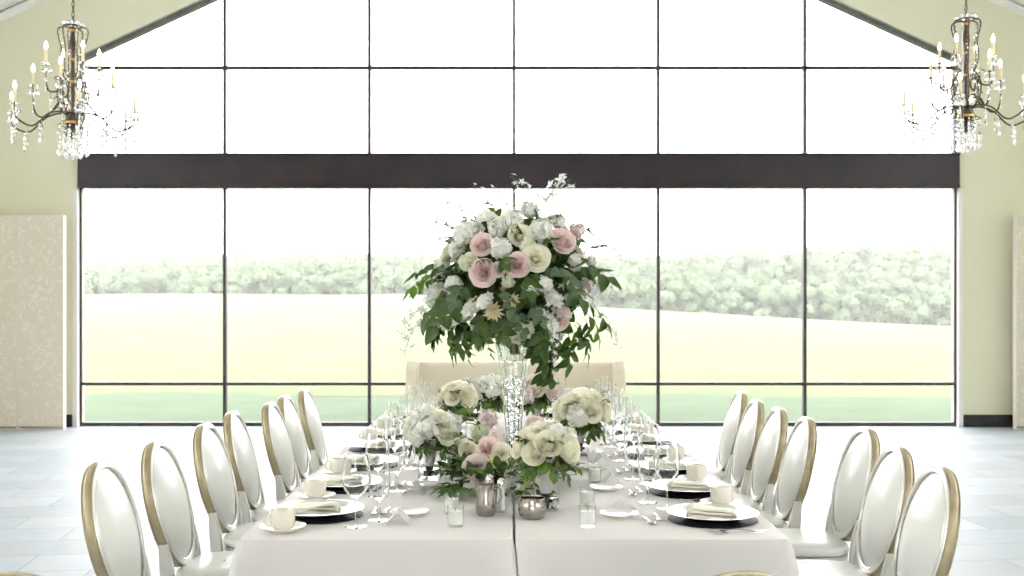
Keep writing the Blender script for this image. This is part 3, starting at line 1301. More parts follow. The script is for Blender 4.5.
def make_candle():
    t = empty('votive_candle')
    lathe_obj('wax', [(0, 0), (.0232, 0), (.0238, .003), (.0246, .036), (.0238, .041), (.019, .040), (0, .039)], M['wax'], t, 24)
    mb = MB()
    mb.tube([(0, 0, .038), (.0005, 0, .045), (.0015, 0, .050)], .0008, 6)
    mb.build('wick', M['wick'], t)
    return t


candle = Kind(make_candle())
VOT = [(-.193, 3.63, 'nearest the camera on the left cloth'), (-.218, 3.85, 'second from the front on the left cloth'), (-.235, 4.20, 'third from the front on the left cloth'),
       (-.262, 4.78, 'fourth from the front on the left cloth'), (-.25, 5.35, 'fifth from the front on the left cloth'),
       (.243, 3.63, 'nearest the camera on the right cloth'), (.266, 4.00, 'second from the front on the right cloth'), (.33, 4.52, 'third from the front on the right cloth'),
       (.36, 5.02, 'fourth from the front on the right cloth'), (.29, 5.75, 'fifth from the front on the right cloth')]
for x, y, w in VOT:
    holder.place((x, y, TT), rnd.uniform(0, 3), 'clear glass votive holder ' + w, 'candle holder', 'votive holders')
    candle.place((x, y, TT + .0104), rnd.uniform(0, 3), 'white candle in the votive glass ' + w, 'candle', 'votive candles')

# ---- cream jug, sugar bowl, shakers
t = empty('cream_jug', (-.097, 3.82, TT), R(200))
mb = MB()
seg = 32
prof = [(0, 0), (.028, 0), (.033, .006), (.038, .022), (.0385, .042), (.034, .068), (.0295, .092), (.031, .108), (.0298, .108), (.0282, .092), (.0325, .068), (.037, .042), (.0365, .024), (.03, .008), (0, .006)]
mb.lathe(prof, seg)
for i, (x, y, z) in enumerate(mb.v):
    a = math.atan2(y, x)
    if z > .085:
        k = math.exp(-(a / .35) ** 2) * (z - .085) / .023
        mb.v[i] = (x * (1 + .35 * k), y, z + .007 * k)
mb.build('body', M['pot'], t, recalc=True)
mb = MB()
mb.tube([(-.029, 0, .098), (-.045, 0, .100), (-.054, 0, .085), (-.054, 0, .060), (-.046, 0, .040), (-.036, 0, .032)], [.003, .004, .0045, .0045, .004, .003], 8)
mb.build('handle', M['pot'], t)
tag(t, 'pear-shaped silver cream jug left of the table seam', 'jug')

t = empty('sugar_bowl', (.062, 3.765, TT))
lathe_obj('body', [(0, 0), (.032, 0), (.038, .004), (.047, .018), (.0495, .034), (.047, .052), (.042, .066), (.043, .072), (.0418, .0725), (.0405, .066), (.0455, .052), (.048, .034), (.0455, .02), (.037, .007), (0, .005)], M['pot'], t, 36)
tag(t, 'round squat silver sugar bowl right of the table seam', 'bowl')


def make_packet():
    mb = MB()

    def fn(sg):
        def g(u, v):
            x, z = (u - .5) * .034, v * .052
            e = min(u, 1 - u, v, 1 - v)
            return (x, sg * (.0004 + .0022 * min(1, e * 5)), z)
        return g
    mb.grid(fn(1), 8, 8)
    mb.grid(fn(-1), 8, 8)
    return mb.build('sugar_packet', M['sugar'])


packet = Kind(make_packet())
for k, (dy, w) in enumerate(((-.018, 'in the front of the silver sugar bowl'), (-.006, 'second from the front in the sugar bowl'), (.006, 'third from the front in the sugar bowl'), (.018, 'at the back of the silver sugar bowl'))):
    packet.place((.062 + rnd.uniform(-.004, .004), 3.765 + dy, TT + .0115), R(rnd.uniform(-6, 6)), 'brown paper sugar packet ' + w, 'sugar packet', 'sugar packets in the bowl')


def make_shaker():
    t = empty('salt_shaker')
    lathe_obj('glass_body', [(0, 0), (.0175, 0), (.0185, .003), (.016, .05), (.0125, .092), (.011, .092), (.0145, .05), (.0165, .008), (0, .006)], M['votive'], t, 8)
    lathe_obj('chrome_cap', [(.0125, .090), (.0138, .091), (.0138, .102), (.012, .112), (.007, .118), (0, .120), (0, .091)], M['silver'], t, 24)
    lathe_obj('salt_fill', [(0, .0065), (.0158, .0085), (.0140, .045), (.0118, .084), (0, .086)], M['salt'], t, 16)
    return t


shaker = Kind(make_shaker())
shaker.place((-.046, 3.875, TT), .2, 'glass salt shaker with chrome cap between cream jug and sugar bowl', 'shaker', 'glass shakers')
shaker.place((-.088, 3.955, TT), .5, 'glass shaker just behind the silver cream jug, only its cap showing', 'shaker', 'glass shakers')


# ------------------------------------------------------------------ FLOWERS
def rose_mesh(seed, closed=0.0):
    """whorls of cupped petals, the rims rolled outwards so that every petal reads"""
    r = random.Random(seed)
    mb = MB()
    layers = [(.16, .62, 1.9, 2, .02), (.27, .62, 1.5, 3, .04), (.40, .60, 1.15, 3, .08), (.54, .54, 1.0, 4, .13), (.67, .49, .85, 5, .16), (.77, .40, .78, 5, .19), (.85, .28, .72, 6, .20)]
    a0 = 0
    for li, (rad, ztop, dl, n, curl) in enumerate(layers):
        curl *= (1 - .35 * closed)
        ztop += .05 * closed
        a0 += r.uniform(.4, .9)
        for k in range(n):
            th = a0 + 2 * PI * k / n + r.uniform(-.14, .14)
            zt = ztop + r.uniform(-.04, .04)
            rr = rad * r.uniform(.93, 1.07)
            lop = r.uniform(-.12, .12)
            zb = -.52

            def fn(u, v, th=th, zt=zt, rr=rr, dl=dl, curl=curl, li=li, lop=lop):
                uu = u * 2 - 1
                a = th + uu * dl * (.45 + .55 * math.sin(min(1, v * 1.2) * PI * .5)) * (1 - .10 * max(0, v - .8) * 5)
                # belly: narrow foot, full shoulder, rim rolled out
                ra = rr * (.30 + .70 * math.sin(min(1, v * 1.25) * PI * .5) ** .9)
                ra += .035 * k_side * uu
                q = max(0, (v - .62) / .38)
                ra += curl * q * q * (1 - .25 * uu * uu)
                z = zb + (zt - zb) * v
                z -= .20 * uu * uu * v * v * (zt - zb) * .6
                z -= curl * .75 * q ** 3
                z += lop * uu * v * .4
                ra += .012 * math.sin(uu * 7 + th) * q
                return (ra * math.cos(a), ra * math.sin(a), z)
            k_side = 1
            mb.grid(fn, 8, 7)
    mb.ball((0, 0, -.30), .28, 10, 5, sz=.8)
    return mb


def hydrangea_mesh(seed, n=40, size=.36):
    r = random.Random(seed)
    mb = MB()
    ga = PI * (3 - math.sqrt(5))
    for i in range(n):
        z = 1 - 1.35 * (i + .5) / n
        q = math.sqrt(max(0, 1 - z * z))
        a = ga * i
        dr = Vector((q * math.cos(a), q * math.sin(a), z))
        k = r.uniform(.78, 1.12)
        mat = Matrix.Translation(dr * k * .82) @ frame_from(dr + Vector((r.uniform(-.5, .5), r.uniform(-.5, .5), r.uniform(-.4, .4))), (r.uniform(-1, 1), r.uniform(-1, 1), r.uniform(-1, 1)))
        s = size * r.uniform(.85, 1.15)
        for p in range(4):
            rot = Matrix.Rotation(PI / 2 * p + r.uniform(-.1, .1), 4, 'Z')

            def fn(u, v, s=s):
                x = v * s
                w = s * .48 * math.sin(min(1, v * .9 + .12) * PI) ** .7
                return (x, (u * 2 - 1) * w, .10 * s * math.sin(v * PI) - .12 * s * (u * 2 - 1) ** 2)
            mb.grid(fn, 2, 3, mat @ rot)
    mb.ball((0, 0, -.08), .52, 10, 6)
    return mb


def mum_mesh(seed, n=60):
    r = random.Random(seed)
    mb = MB()
    ga = PI * (3 - math.sqrt(5))
    for i in range(n):
        el = R(86) - R(78) * (i / n)
        a = ga * i
        s = .55 + .45 * i / n
        rot = Matrix.Rotation(a, 4, 'Z') @ Matrix.Rotation(-el, 4, 'Y')

        def fn(u, v, s=s):
            return (v * s, (u * 2 - 1) * .13 * s * math.sin(PI * (v * .85 + .1)), .18 * s * math.sin(v * PI) + .1 * v * v * s)
        mb.grid(fn, 2, 4, rot)
    mb.ball((0, 0, -.05), .25, 8, 5)
    return mb


def small_flower(mb, mat, s, r, slot=0, pointed=False):
    """five-petalled floret"""
    a0 = r.uniform(0, 6)
    for p in range(5):
        rot = Matrix.Rotation(a0 + 2 * PI * p / 5, 4, 'Z') @ Matrix.Rotation(r.uniform(-.5, -.1), 4, 'Y')

        def fn(u, v):
            ww = math.sin(min(1, v * .92 + .08) * PI) ** (1.0 if pointed else .7)
            return (v * s, (u * 2 - 1) * s * (.22 if pointed else .34) * ww, .12 * s * math.sin(v * PI) - .2 * s * v * v * (1 if pointed else 0))
        mb.grid(fn, 2, 4, mat @ rot, slot)
    # lip
    rot = Matrix.Rotation(a0 + .6, 4, 'Z')
    mb.ball(tuple((mat @ Vector((0, 0, .06 * s)))), .14 * s, 6, 4, slot)


def leaf(mb, mat, L, W, slot=0, bend=.25, fold=.25, heart=False, r=rnd):
    tw = r.uniform(-.12, .12)

    def fn(u, v):
        uu = u * 2 - 1
        if heart:
            w = W * .5 * math.sin(min(1, v ** .62 * .97 + .03) * PI) ** .75
        else:
            w = W * .5 * math.sin(min(1, v ** .85 * .98 + .02) * PI) ** .85
        y = uu * w
        x = L * v
        z = -bend * L * v * v + fold * abs(uu) * w - .12 * fold * uu * uu * W + tw * y
        z += .03 * L * math.sin(v * 9) * abs(uu)
        return (x, y, z)
    mb.grid(fn, 4, 6, mat, slot)


def sprig_mesh(seed, length, n, L, W, droop, heart=False, tip=True, spread=.9, stemr=.0022):
    """leafy twig: grows along +Z and droops towards +X. slot 0 leaf, slot 1 stem"""
    r = random.Random(seed)
    mb = MB()
    pts = []
    for k in range(9):
        q = k / 8
        pts.append(Vector((droop * length * q * q, .06 * length * math.sin(q * 4 + seed), length * q * (1 - .35 * droop * q))))
    mb.tube(pts, [stemr * (1 - .6 * k / 8) for k in range(9)], 5, slot=1)

    def at(q):
        x = q * 8
        i = min(7, int(x))
        p = pts[i].lerp(pts[i + 1], x - i)
        return p, (pts[i + 1] - pts[i]).normalized()
    for k in range(n):
        q = .16 + .80 * (k + .5) / n
        p, t = at(q)
        side = 1 if k % 2 else -1
        b = t.cross(Vector((1, 0, .3))).normalized() * side
        dirv = (t * r.uniform(.35, .8) + b * spread * r.uniform(.7, 1.1) + Vector((r.uniform(-.2, .5), 0, r.uniform(-.3, .2))))
        s = r.uniform(.75, 1.1) * (1 - .25 * q)
        up = Vector((-.8, 0, .6)) + Vector((r.uniform(-.6, .6), r.uniform(-.6, .6), r.uniform(-.6, .6)))
        mat = leaf_frame(p, dirv, up)
        leaf(mb, mat, L * s, W * s, 0, r.uniform(.05, .35), r.uniform(.1, .4), heart, r)
    if tip:
        p, t = at(1.0)
        leaf(mb, leaf_frame(p, t, Vector((-1, 0, .3))), L * .8, W * .75, 0, .15, .3, heart, r)
    return mb


def leaf_frame(p, dirv, up):
    x = Vector(dirv).normalized()
    z = Vector(up) - x * x.dot(Vector(up))
    if z.length < 1e-4:
        z = x.orthogonal()
    z.normalize()
    y = z.cross(x)
    return Matrix.Translation(p) @ Matrix((x, y, z)).transposed().to_4x4()


def orchid_spray_mesh(seed, length, n, s, arch=.5):
    r = random.Random(seed)
    mb = MB()
    pts = []
    for k in range(11):
        q = k / 10
        pts.append(Vector((arch * length * q ** 2.2, .05 * length * math.sin(q * 3 + seed), length * q * (1 - .3 * arch * q))))
    mb.tube(pts, [.0022 * (1 - .6 * k / 10) for k in range(11)], 5, slot=1)
    for k in range(n):
        q = .30 + .70 * (k + .3) / n
        x = q * 10
        i = min(9, int(x))
        p = pts[i].lerp(pts[i + 1], min(1, x - i))
        t = (pts[i + 1] - pts[i]).normalized()
        a = k * 2.4 + r.uniform(-.4, .4)
        side = (t.orthogonal() * math.cos(a) + t.cross(t.orthogonal()) * math.sin(a)).normalized()
        c = p + side * s * .8
        mb.tube([p, p + side * s * .4 + t * s * .1, c], .0009, 4, slot=1)
        sc_ = s * r.uniform(.8, 1.15) * (1 - .25 * q)
        small_flower(mb, Matrix.Translation(c) @ frame_from(side + Vector((r.uniform(-.4, .4), r.uniform(-.4, .4), r.uniform(-.4, .4))), (r.uniform(-1, 1), r.uniform(-1, 1), .3)), sc_, r, 0, True)
    return mb


def stock_mesh(seed, length, n, s):
    """dense spike of round florets"""
    r = random.Random(seed)
    mb = MB()
    mb.tube([(0, 0, -length * .6), (0, 0, length)], [.003, .0015], 5, slot=1)
    for k in range(n):
        q = k / n
        a = k * 2.4
        rad = s * (1.0 - .55 * q)
        dr = Vector((math.cos(a), math.sin(a), .35 + .7 * q)).normalized()
        p = Vector((0, 0, length * (q * 1.05 - .15))) + dr * rad * .9
        small_flower(mb, Matrix.Translation(p) @ frame_from(dr, (r.uniform(-1, 1), r.uniform(-1, 1), .3)), s * r.uniform(.75, 1.1), r, 0)
    return mb


ME = {}
for k in range(3):
    ro = rose_mesh(20 + k)
    rc = rose_mesh(40 + k, 1.0)
    for key, mat in (('white', 'rose_white'), ('pink', 'rose_pink'), ('pale', 'rose_pale')):
        ME['rose_%s_%d' % (key, k)] = ro.mesh('rose', M[mat])
        ME['peony_%s_%d' % (key, k)] = rc.mesh('rose', M[mat])
    hm = hydrangea_mesh(60 + k)
    ME['hyd_white_%d' % k] = hm.mesh('hydrangea', M['floret'])
    ME['hyd_green_%d' % k] = hm.mesh('hydrangea', M['floret_green'])
    ME['hyd_pink_%d' % k] = hm.mesh('hydrangea', M['floret_pink'])
    ME['mum_%d' % k] = mum_mesh(80 + k).mesh('chrysanthemum', M['mum'])
    ME['orchid_%d' % k] = orchid_spray_mesh(90 + k, .26, 9, .024, .55).mesh('orchid_spray', [M['orchid'], M['stem']])
    ME['stock_w_%d' % k] = stock_mesh(100 + k, .09, 20, .024).mesh('stock_flower', [M['floret'], M['stem']])
    ME['stock_p_%d' % k] = stock_mesh(110 + k, .09, 20, .024).mesh('stock_flower', [M['floret_pink'], M['stem']])
    ME['salal_%d' % k] = sprig_mesh(120 + k, .19, 5, .112, .076, .35, True).mesh('leaf_sprig', [M['leaf'], M['stem']])
    ME['salalb_%d' % k] = sprig_mesh(130 + k, .19, 5, .105, .070, .45, True).mesh('leaf_sprig', [M['leaf_bright'], M['stem']])
    ME['euc_%d' % k] = sprig_mesh(140 + k, .19, 6, .082, .060, .3, True).mesh('eucalyptus_sprig', [M['leaf_grey'], M['stem']])
    ME['olive_%d' % k] = sprig_mesh(150 + k, .20, 12, .055, .013, .25, False, True, .55, .0016).mesh('olive_sprig', [M['leaf_olive'], M['stem']])
    ME['ruscus_%d' % k] = sprig_mesh(160 + k, .22, 7, .112, .052, .75, False).mesh('trailing_sprig', [M['leaf'], M['stem']])
    ME['ruscusb_%d' % k] = sprig_mesh(170 + k, .20, 6, .100, .048, .75, False).mesh('trailing_sprig', [M['leaf_bright'], M['stem']])
    ME['short_%d' % k] = sprig_mesh(180 + k, .09, 6, .070, .030, .35, False).mesh('leaf_sprig', [M['leaf'], M['stem']])
    ME['shortb_%d' % k] = sprig_mesh(190 + k, .09, 6, .066, .028, .35, False).mesh('leaf_sprig', [M['leaf_bright'], M['stem']])
    ME['shortg_%d' % k] = sprig_mesh(200 + k, .10, 7, .050, .034, .35, True).mesh('eucalyptus_sprig', [M['leaf_grey'], M['stem']])
PARTNAME = {'rose': 'rose', 'peony': 'rose', 'hyd': 'hydrangea', 'mum': 'chrysanthemum', 'orchid': 'orchid_spray', 'stock': 'stock_flower', 'salal': 'leaf_sprig', 'salalb': 'leaf_sprig', 'euc': 'eucalyptus_sprig', 'olive': 'olive_sprig', 'ruscus': 'trailing_sprig', 'ruscusb': 'trailing_sprig', 'short': 'leaf_sprig', 'shortb': 'leaf_sprig', 'shortg': 'eucalyptus_sprig'}


def flora(root, key, pos, out, scale, r=rnd, roll=None, down=(0, 0, -1)):
    """pos / out in the root's own space"""
    k = r.randrange(3)
    me = ME['%s_%d' % (key, k)]
    base = key.split('_')[0]
    fm = frame_from(out, down)
    if base in ('rose', 'peony', 'hyd', 'mum', 'stock'):
        fm = fm @ Matrix.Rotation(r.uniform(0, 6.28), 4, 'Z')
    elif roll:
        fm = fm @ Matrix.Rotation(roll, 4, 'Z')
    return put(PARTNAME[base], me, root, Matrix.Translation(pos) @ fm @ Matrix.Scale(scale, 4))


def foliage_core(root, centre, radii, n, L, W, seed, mat, lo=.45, hi=.9, zmin=-1):
    r = random.Random(seed)
    mb = MB()
    k = 0
    while k < n:
        d = Vector((r.gauss(0, 1), r.gauss(0, 1), r.gauss(0, 1))).normalized()
        if d.z < zmin:
            continue
        k += 1
        q = r.uniform(lo, hi)
        p = Vector((centre[0] + d.x * radii[0] * q, centre[1] + d.y * radii[1] * q, centre[2] + d.z * radii[2] * q))
        dirv = d + Vector((r.gauss(0, .7), r.gauss(0, .7), r.gauss(0, .6) - .2))
        s = r.uniform(.7, 1.15)
        leaf(mb, leaf_frame(p, dirv, d + Vector((r.gauss(0, .4), r.gauss(0, .4), r.gauss(0, .4)))), L * s, W * s, 0, r.uniform(0, .3), r.uniform(.1, .4), True, r)
    o = mb.build('foliage', M[mat], root)
    return o


# ---- tall crystal vase
VX, VY = -.002, 4.70
t = empty('trumpet_vase', (VX, VY, TT))
prof = [(0, 0), (.062, 0), (.064, .006), (.050, .016), (.026, .034), (.022, .05), (.027, .10), (.036, .22), (.048, .36), (.064, .49), (.080, .565), (.0795, .567), (.0755, .562), (.058, .49), (.042, .36), (.030, .22), (.021, .11), (.013, .075), (0, .07)]
mb = MB()
mb.lathe(prof, 20)
for i, (x, y, z) in enumerate(mb.v):
    a = math.atan2(y, x)
    rr_ = math.hypot(x, y)
    if .06 < z < .55 and rr_ > .02:
        q = (round(a / (2 * PI / 20))) % 2
        kk = 1 + (.045 if q else -.03)
        mb.v[i] = (x * kk, y * kk, z)
mb.build('crystal_body', M['cutglass'], t, smooth=False, recalc=True)
tag(t, 'tall clear cut-crystal trumpet vase at the middle of the table', 'vase')

mb = MB()
rb = random.Random(4)
for k in range(120):
    z = .13 + .29 * (k + .5) / 120
    rin = .0225 + (z - .11) * .082
    q = (rin - .0085) * math.sqrt(rb.random())
    a = rb.uniform(0, 6.28)
    mb.ball((q * math.cos(a), q * math.sin(a), z), rb.uniform(.0055, .0080), 6, 4)
o = mb.build('glass_beads', M['crystal'], None, smooth=False)
o.location = (VX, VY, TT)
tag(o, 'sparkling clear glass beads inside the tall trumpet vase', 'glass beads', None, 'stuff')

# ---- big centrepiece
CC = Vector((0.0, 4.70, 1.60))
RAD = Vector((.345, .32, .305))
cp = empty('floral_centerpiece', (VX, VY, TT + .56))
org = Vector(cp.location)


def shell(px_, py_, k=1.0):
    """point of the flower dome that the eye meets at that bearing"""
    d = 4.45
    for _ in range(6):
        p = P(px_, py_, d)
        rel = ((p.x - CC.x) / (RAD.x * k)) ** 2 + ((p.z - CC.z) / (RAD.z * k)) ** 2
        d = CC.y - RAD.y * k * math.sqrt(max(0, 1 - rel))
    p = P(px_, py_, d)
    out = Vector(((p.x - CC.x) / RAD.x ** 2, (p.y - CC.y) / RAD.y ** 2, (p.z - CC.z) / RAD.z ** 2)).normalized()
    return p, out


def CPF(key, px_, py_, s, k=.92, tilt=(0, 0, 0), roll=None):
    p, out = shell(px_, py_, k)
    return flora(cp, key, p - org, out + Vector(tilt), s, rnd, roll)


face = (0, -.55, 0)
for x, y, s in ((483, 273, .058), (517, 265, .052), (482, 245, .050), (562, 241, .058), (560, 322, .040)):
    CPF('rose_pink', x, y, s, .95, face)
CPF('rose_pale', 498, 270, .032, .93, face)
CPF('rose_white', 536, 258, .058, .95, face)
for x, y, s in ((446, 300, .050), (520, 236, .052), (470, 262, .04)):
    CPF('rose_white', x, y, s, .90, face)
for x, y, s, c in ((468, 234, .066, 'white'), (500, 249, .052, 'white'), (541, 232, .064, 'white'), (512, 222, .060, 'white'), (488, 222, .056, 'white'), (524, 328, .052, 'green'), (505, 336, .045, 'green'), (575, 262, .04, 'white'), (585, 285, .036, 'pink'), (455, 285, .045, 'white'), (576, 232, .04, 'pink'), (456, 250, .042, 'white'), (440, 292, .052, 'white'), (434, 300, .040, 'white'), (578, 296, .045, 'white'), (530, 212, .05, 'white'), (497, 228, .05, 'white'), (556, 222, .045, 'white'), (527, 246, .038, 'green'), (466, 262, .038, 'green'), (508, 282, .030, 'green'), (515, 334, .044, 'green'), (478, 325, .036, 'white'), (538, 312, .034, 'white'), (590, 262, .03, 'white')):
    CPF('hyd_' + c, x, y, s, .90)
for x, y, s in ((494, 310, .052), (512, 300, .04)):
    CPF('mum', x, y, s, .94, face)
for x, y, s, c in ((474, 305, 1.0, 'w'), (463, 313, .9, 'w'), (486, 300, .9, 'w'), (542, 284, 1, 'w'), (551, 296, 1, 'w'), (558, 308, 1, 'p'), (548, 318, .9, 'w'), (570, 298, .9, 'w'), (566, 285, .8, 'w'), (455, 318, .8, 'w'), (528, 288, .8, 'w')):
    CPF('stock_' + c, x, y, s, .92, (0, -.2, 0))
# orchids
for x, y, dr, s in ((545, 222, (.10, -.2, 1), .95), (538, 215, (-.05, 0, 1), .8), (520, 218, (-.25, 0, 1), .7), (505, 215, (.1, .2, 1), .7), (480, 222, (-.55, 0, .8), .8), (468, 232, (-.75, -.1, .7), .7), (585, 245, (.9, -.2, .25), .65),
                    (450, 296, (-1, -.3, -.1), 1.05), (446, 304, (-1, -.4, -.3), 1.1), (545, 292, (.25, -.8, -.55), .8), (553, 312, (.1, -.7, -.7), .8), (595, 315, (.9, -.2, -.4), .7), (495, 210, (-.2, .1, 1), .6)):
    p, out = shell(x, y, .88)
    flora(cp, 'orchid', p - org, Vector(dr), s)
# the tall dancing spray at the top
mb = orchid_spray_mesh(333, .235, 8, .036, .42)
p, out = shell(537, 222, .9)
put('orchid_spray', mb.mesh('orchid_spray', [M['orchid'], M['stem']]), cp, Matrix.Translation(p - org) @ frame_from((.22, -.12, 1), (1, 0, 0)))
# leaves that stand out
for x, y, key, s, tl in ((440, 276, 'salalb', .75, (-.6, 0, 0)), (452, 268, 'salal', .8, (-.4, 0, 0)), (462, 296, 'salal', 1.0, (0, -.5, -.3)), (452, 290, 'salal', .9, (-.3, -.4, -.4)), (470, 322, 'salal', .65, (-.2, -.5, -.5)), (486, 314, 'salal', .65, (0, -.6, -.2)),
                         (503, 314, 'salal', .65, (0, -.7, -.3)), (520, 308, 'euc', .7, (0, -.7, -.4)), (512, 290, 'euc', .7, (0, -.6, -.4)), (533, 300, 'euc', .7, (.1, -.7, -.4)), (470, 285, 'euc', .8, (-.1, -.6, -.2)), (536, 322, 'salal', .7, (.1, -.6, -.5)),
                         (552, 268, 'euc', .9, (.2, -.6, -.2)), (563, 278, 'salal', .95, (.3, -.5, -.3)), (574, 268, 'salal', .9, (.4, -.4, 0)), (584, 252, 'salal', .5, (.1, -.6, .4)), (545, 248, 'salal', .55, (.1, -.4, .5)), (548, 226, 'salalb', .45, (.2, -.2, .6)), (497, 216, 'salalb', .42, (-.1, -.2, .7)), (478, 226, 'salalb', .40, (-.3, -.2, .6)), (512, 240, 'olive', .6, (0, -.4, .4)), (500, 234, 'olive', .5, (-.2, -.4, .5)),
                         (582, 300, 'salal', .8, (.5, -.3, -.2)), (585, 312, 'salalb', .7, (.6, -.2, -.5)), (576, 322, 'salal', .8, (.4, -.4, -.6)), (565, 330, 'salal', .8, (.2, -.4, -.8)), (450, 314, 'salal', .7, (-.5, -.2, -.5)), (456, 325, 'salalb', .6, (-.4, -.2, -.7)), (468, 335, 'salalb', .55, (-.3, -.2, -.8)), (580, 274, 'olive', .75, (1, -.1, .0)), (584, 279, 'olive', .7, (1, 0, -.3)), (440, 312, 'olive', .6, (-1, 0, -.4)), (447, 325, 'olive', .6, (-1, 0, -.6)), (532, 332, 'salal', .55, (.2, -.3, -.6)), (488, 332, 'salalb', .5, (-.1, -.3, -.6)),
                         (462, 244, 'salal', .5, (-.3, -.4, .2)), (530, 275, 'salal', .7, (0, -.5, -.3)), (505, 258, 'salal', .6, (0, -.4, -.2)), (470, 252, 'olive', .5, (-.3, -.4, .1)), (492, 262, 'olive', .8, (-.3, -.5, .1)), (550, 340, 'salal', .9, (.1, -.3, -1))):
    p, out = shell(x, y, .82)
    flora(cp, key, p - org, out + Vector(tl), s, rnd, rnd.uniform(-.5, .5))
# trailing greenery on the lower right and left
for x, y, key, s, dr in ((545, 332, 'ruscus', .88, (.12, -.35, -.75)), (552, 334, 'ruscus', .88, (.05, -.45, -.8)), (541, 332, 'ruscus', .8, (-.05, -.3, -1)), (548, 325, 'ruscus', .8, (.05, -.5, -.8)), (558, 332, 'ruscusb', .85, (.2, -.3, -.9)), (575, 325, 'ruscusb', .65, (.35, -.3, -.8)), (584, 318, 'salal', .6, (.4, -.2, -.7)), (580, 330, 'ruscusb', .55, (.3, -.1, -.9)),
                         (455, 325, 'salalb', .6, (-.5, -.2, -.7)), (462, 330, 'ruscusb', .5, (-.3, -.2, -1))):
    p, out = shell(x, y, .85)
    flora(cp, key, p - org, Vector(dr), s)
# sides, back and crown of the dome
r = random.Random(77)
k = 0
while k < 54:
    d = Vector((r.gauss(0, 1), r.gauss(0, 1), r.gauss(0, 1))).normalized()
    if d.y < .05 or d.z < -.85:
        continue
    k += 1
    p = Vector((CC.x + d.x * RAD.x * .9, CC.y + d.y * RAD.y * .9, CC.z + d.z * RAD.z * .9))
    key, s = r.choice((('rose_white', .05), ('rose_pink', .052), ('hyd_white', .06), ('hyd_green', .05), ('stock_w', 1), ('salal', .8), ('salal', .7), ('euc', .7), ('hyd_white', .055), ('stock_w', 1), ('rose_pale', .045)))
    flora(cp, key, p - org, d, s, r, r.uniform(-.5, .5))
foliage_core(cp, CC - org, RAD * .93, 620, .085, .055, 5, 'leaf', .35, .92)
# gathered stems going down into the vase
mb = MB()
for k in range(14):
    a = k * 2.4
    q = .026 * math.sqrt((k + .5) / 14)
    mb.tube([(q * 1.7 * math.cos(a), q * 1.7 * math.sin(a), .12), (q * math.cos(a), q * math.sin(a), -.03), (.8 * q * math.cos(a), .8 * q * math.sin(a), -.045)], .003, 5)
mb.build('stems', M['stem'], cp)
tag(cp, 'tall dome of blush roses, white blooms and green leaves over the crystal vase', 'flower arrangement')


# ---- hand bouquets standing in glass cylinders
def make_cyl_vase(h):
    t = empty('cylinder_vase')
    lathe_obj('glass_body', [(0, 0), (.046, 0), (.048, .003), (.048, h), (.0472, h + .001), (.046, h), (.0455, .010), (0, .009)], M['votive'], t, 36)
    lathe_obj('water', [(0, .0095), (.0450, .0105), (.0452, .045), (0, .045)], M['water'], t, 32)
    return t


def bouquet(px_, py_, d, rad, vase_xy, vh, blooms, lean, label, vlabel, sd, kinds):
    r = random.Random(sd)
    vx, vy = vase_xy
    top = P(px_, py_, d)
    v = make_cyl_vase(vh)
    v.location = (vx, vy, TT)
    tag(v, vlabel, 'vase', 'glass cylinder vases')
    root = empty('hand_bouquet', (vx, vy, TT + .0105))
    base = Vector(root.location)
    c = top - base
    c.y = (top.y - base.y)
    ax = (c - Vector((0, 0, .0))).normalized()
    # wrapped handle
    hz = c.z - rad * .35
    hx, hy = c.x * hz / c.z, c.y * hz / c.z
    mb = MB()
    n = 8
    pts = [Vector((hx * q, hy * q, .05 + (hz - .05) * q)) for q in [k / n for k in range(n + 1)]]
    mb.tube(pts, [.020 + .017 * (k / n) ** 1.4 for k in range(n + 1)], 18)
    mb.build('satin_wrap', M['satin'], root)
    mb = MB()
    for k in range(12):
        a = k * 2.4
        q = .016 * math.sqrt((k + .5) / 12)
        mb.tube([(q * math.cos(a) * 1.1, q * math.sin(a) * 1.1, .004 + .006 * (k % 3)), (q * math.cos(a), q * math.sin(a), .056)], .0033, 5)
    mb.build('stems', M['stem_dark'], root)
    # dome of blooms
    ga = PI * (3 - math.sqrt(5))
    for i in range(blooms):
        z = 1 - 1.08 * (i + .5) / blooms
        q = math.sqrt(max(0, 1 - z * z))
        a = ga * i + sd
        dv = Vector((q * math.cos(a), q * math.sin(a), z))
        key, s = kinds[r.randrange(len(kinds))]
        flora(root, key, c + Vector((dv.x * rad * .78, dv.y * rad * .78, dv.z * rad * .62 - rad * .12)), dv + Vector((0, 0, .15)), rad * s * r.uniform(.9, 1.1), r)
    for i in range(13):
        a = 2 * PI * i / 13 + r.uniform(-.15, .15)
        dv = Vector((math.cos(a), math.sin(a), r.uniform(-.75, .0)))
        key = r.choice(('short', 'short', 'short', 'shortb', 'olive'))
        flora(root, key, c + Vector((math.cos(a) * rad * .35, math.sin(a) * rad * .35, -rad * .36)), dv, (rad / .12) * r.uniform(.75, 1.0) * (.6 if key == 'olive' else 1), r, r.uniform(-.4, .4))
    for i in range(9):
        a = r.uniform(0, 6.28)
        dv = Vector((math.cos(a) * .8, math.sin(a) * .8, .7))
        flora(root, r.choice(('olive', 'short', 'short')), c + Vector((dv.x * rad * .55, dv.y * rad * .55, rad * .14)), dv, (rad / .12) * .58, r, r.uniform(-1, 1))
    foliage_core(root, c - Vector((0, 0, rad * .15)), (rad * .75, rad * .75, rad * .5), 70, rad * .42, rad * .24, sd, 'leaf', .3, .85)
    for o in root.children:
        lo = min((o.matrix_basis @ v_.co).z for v_ in o.data.vertices)
        if lo < .0015:
            o.location.z += .0015 - lo
    tag(root, label, 'bouquet', 'hand bouquets in glass vases')
    return root


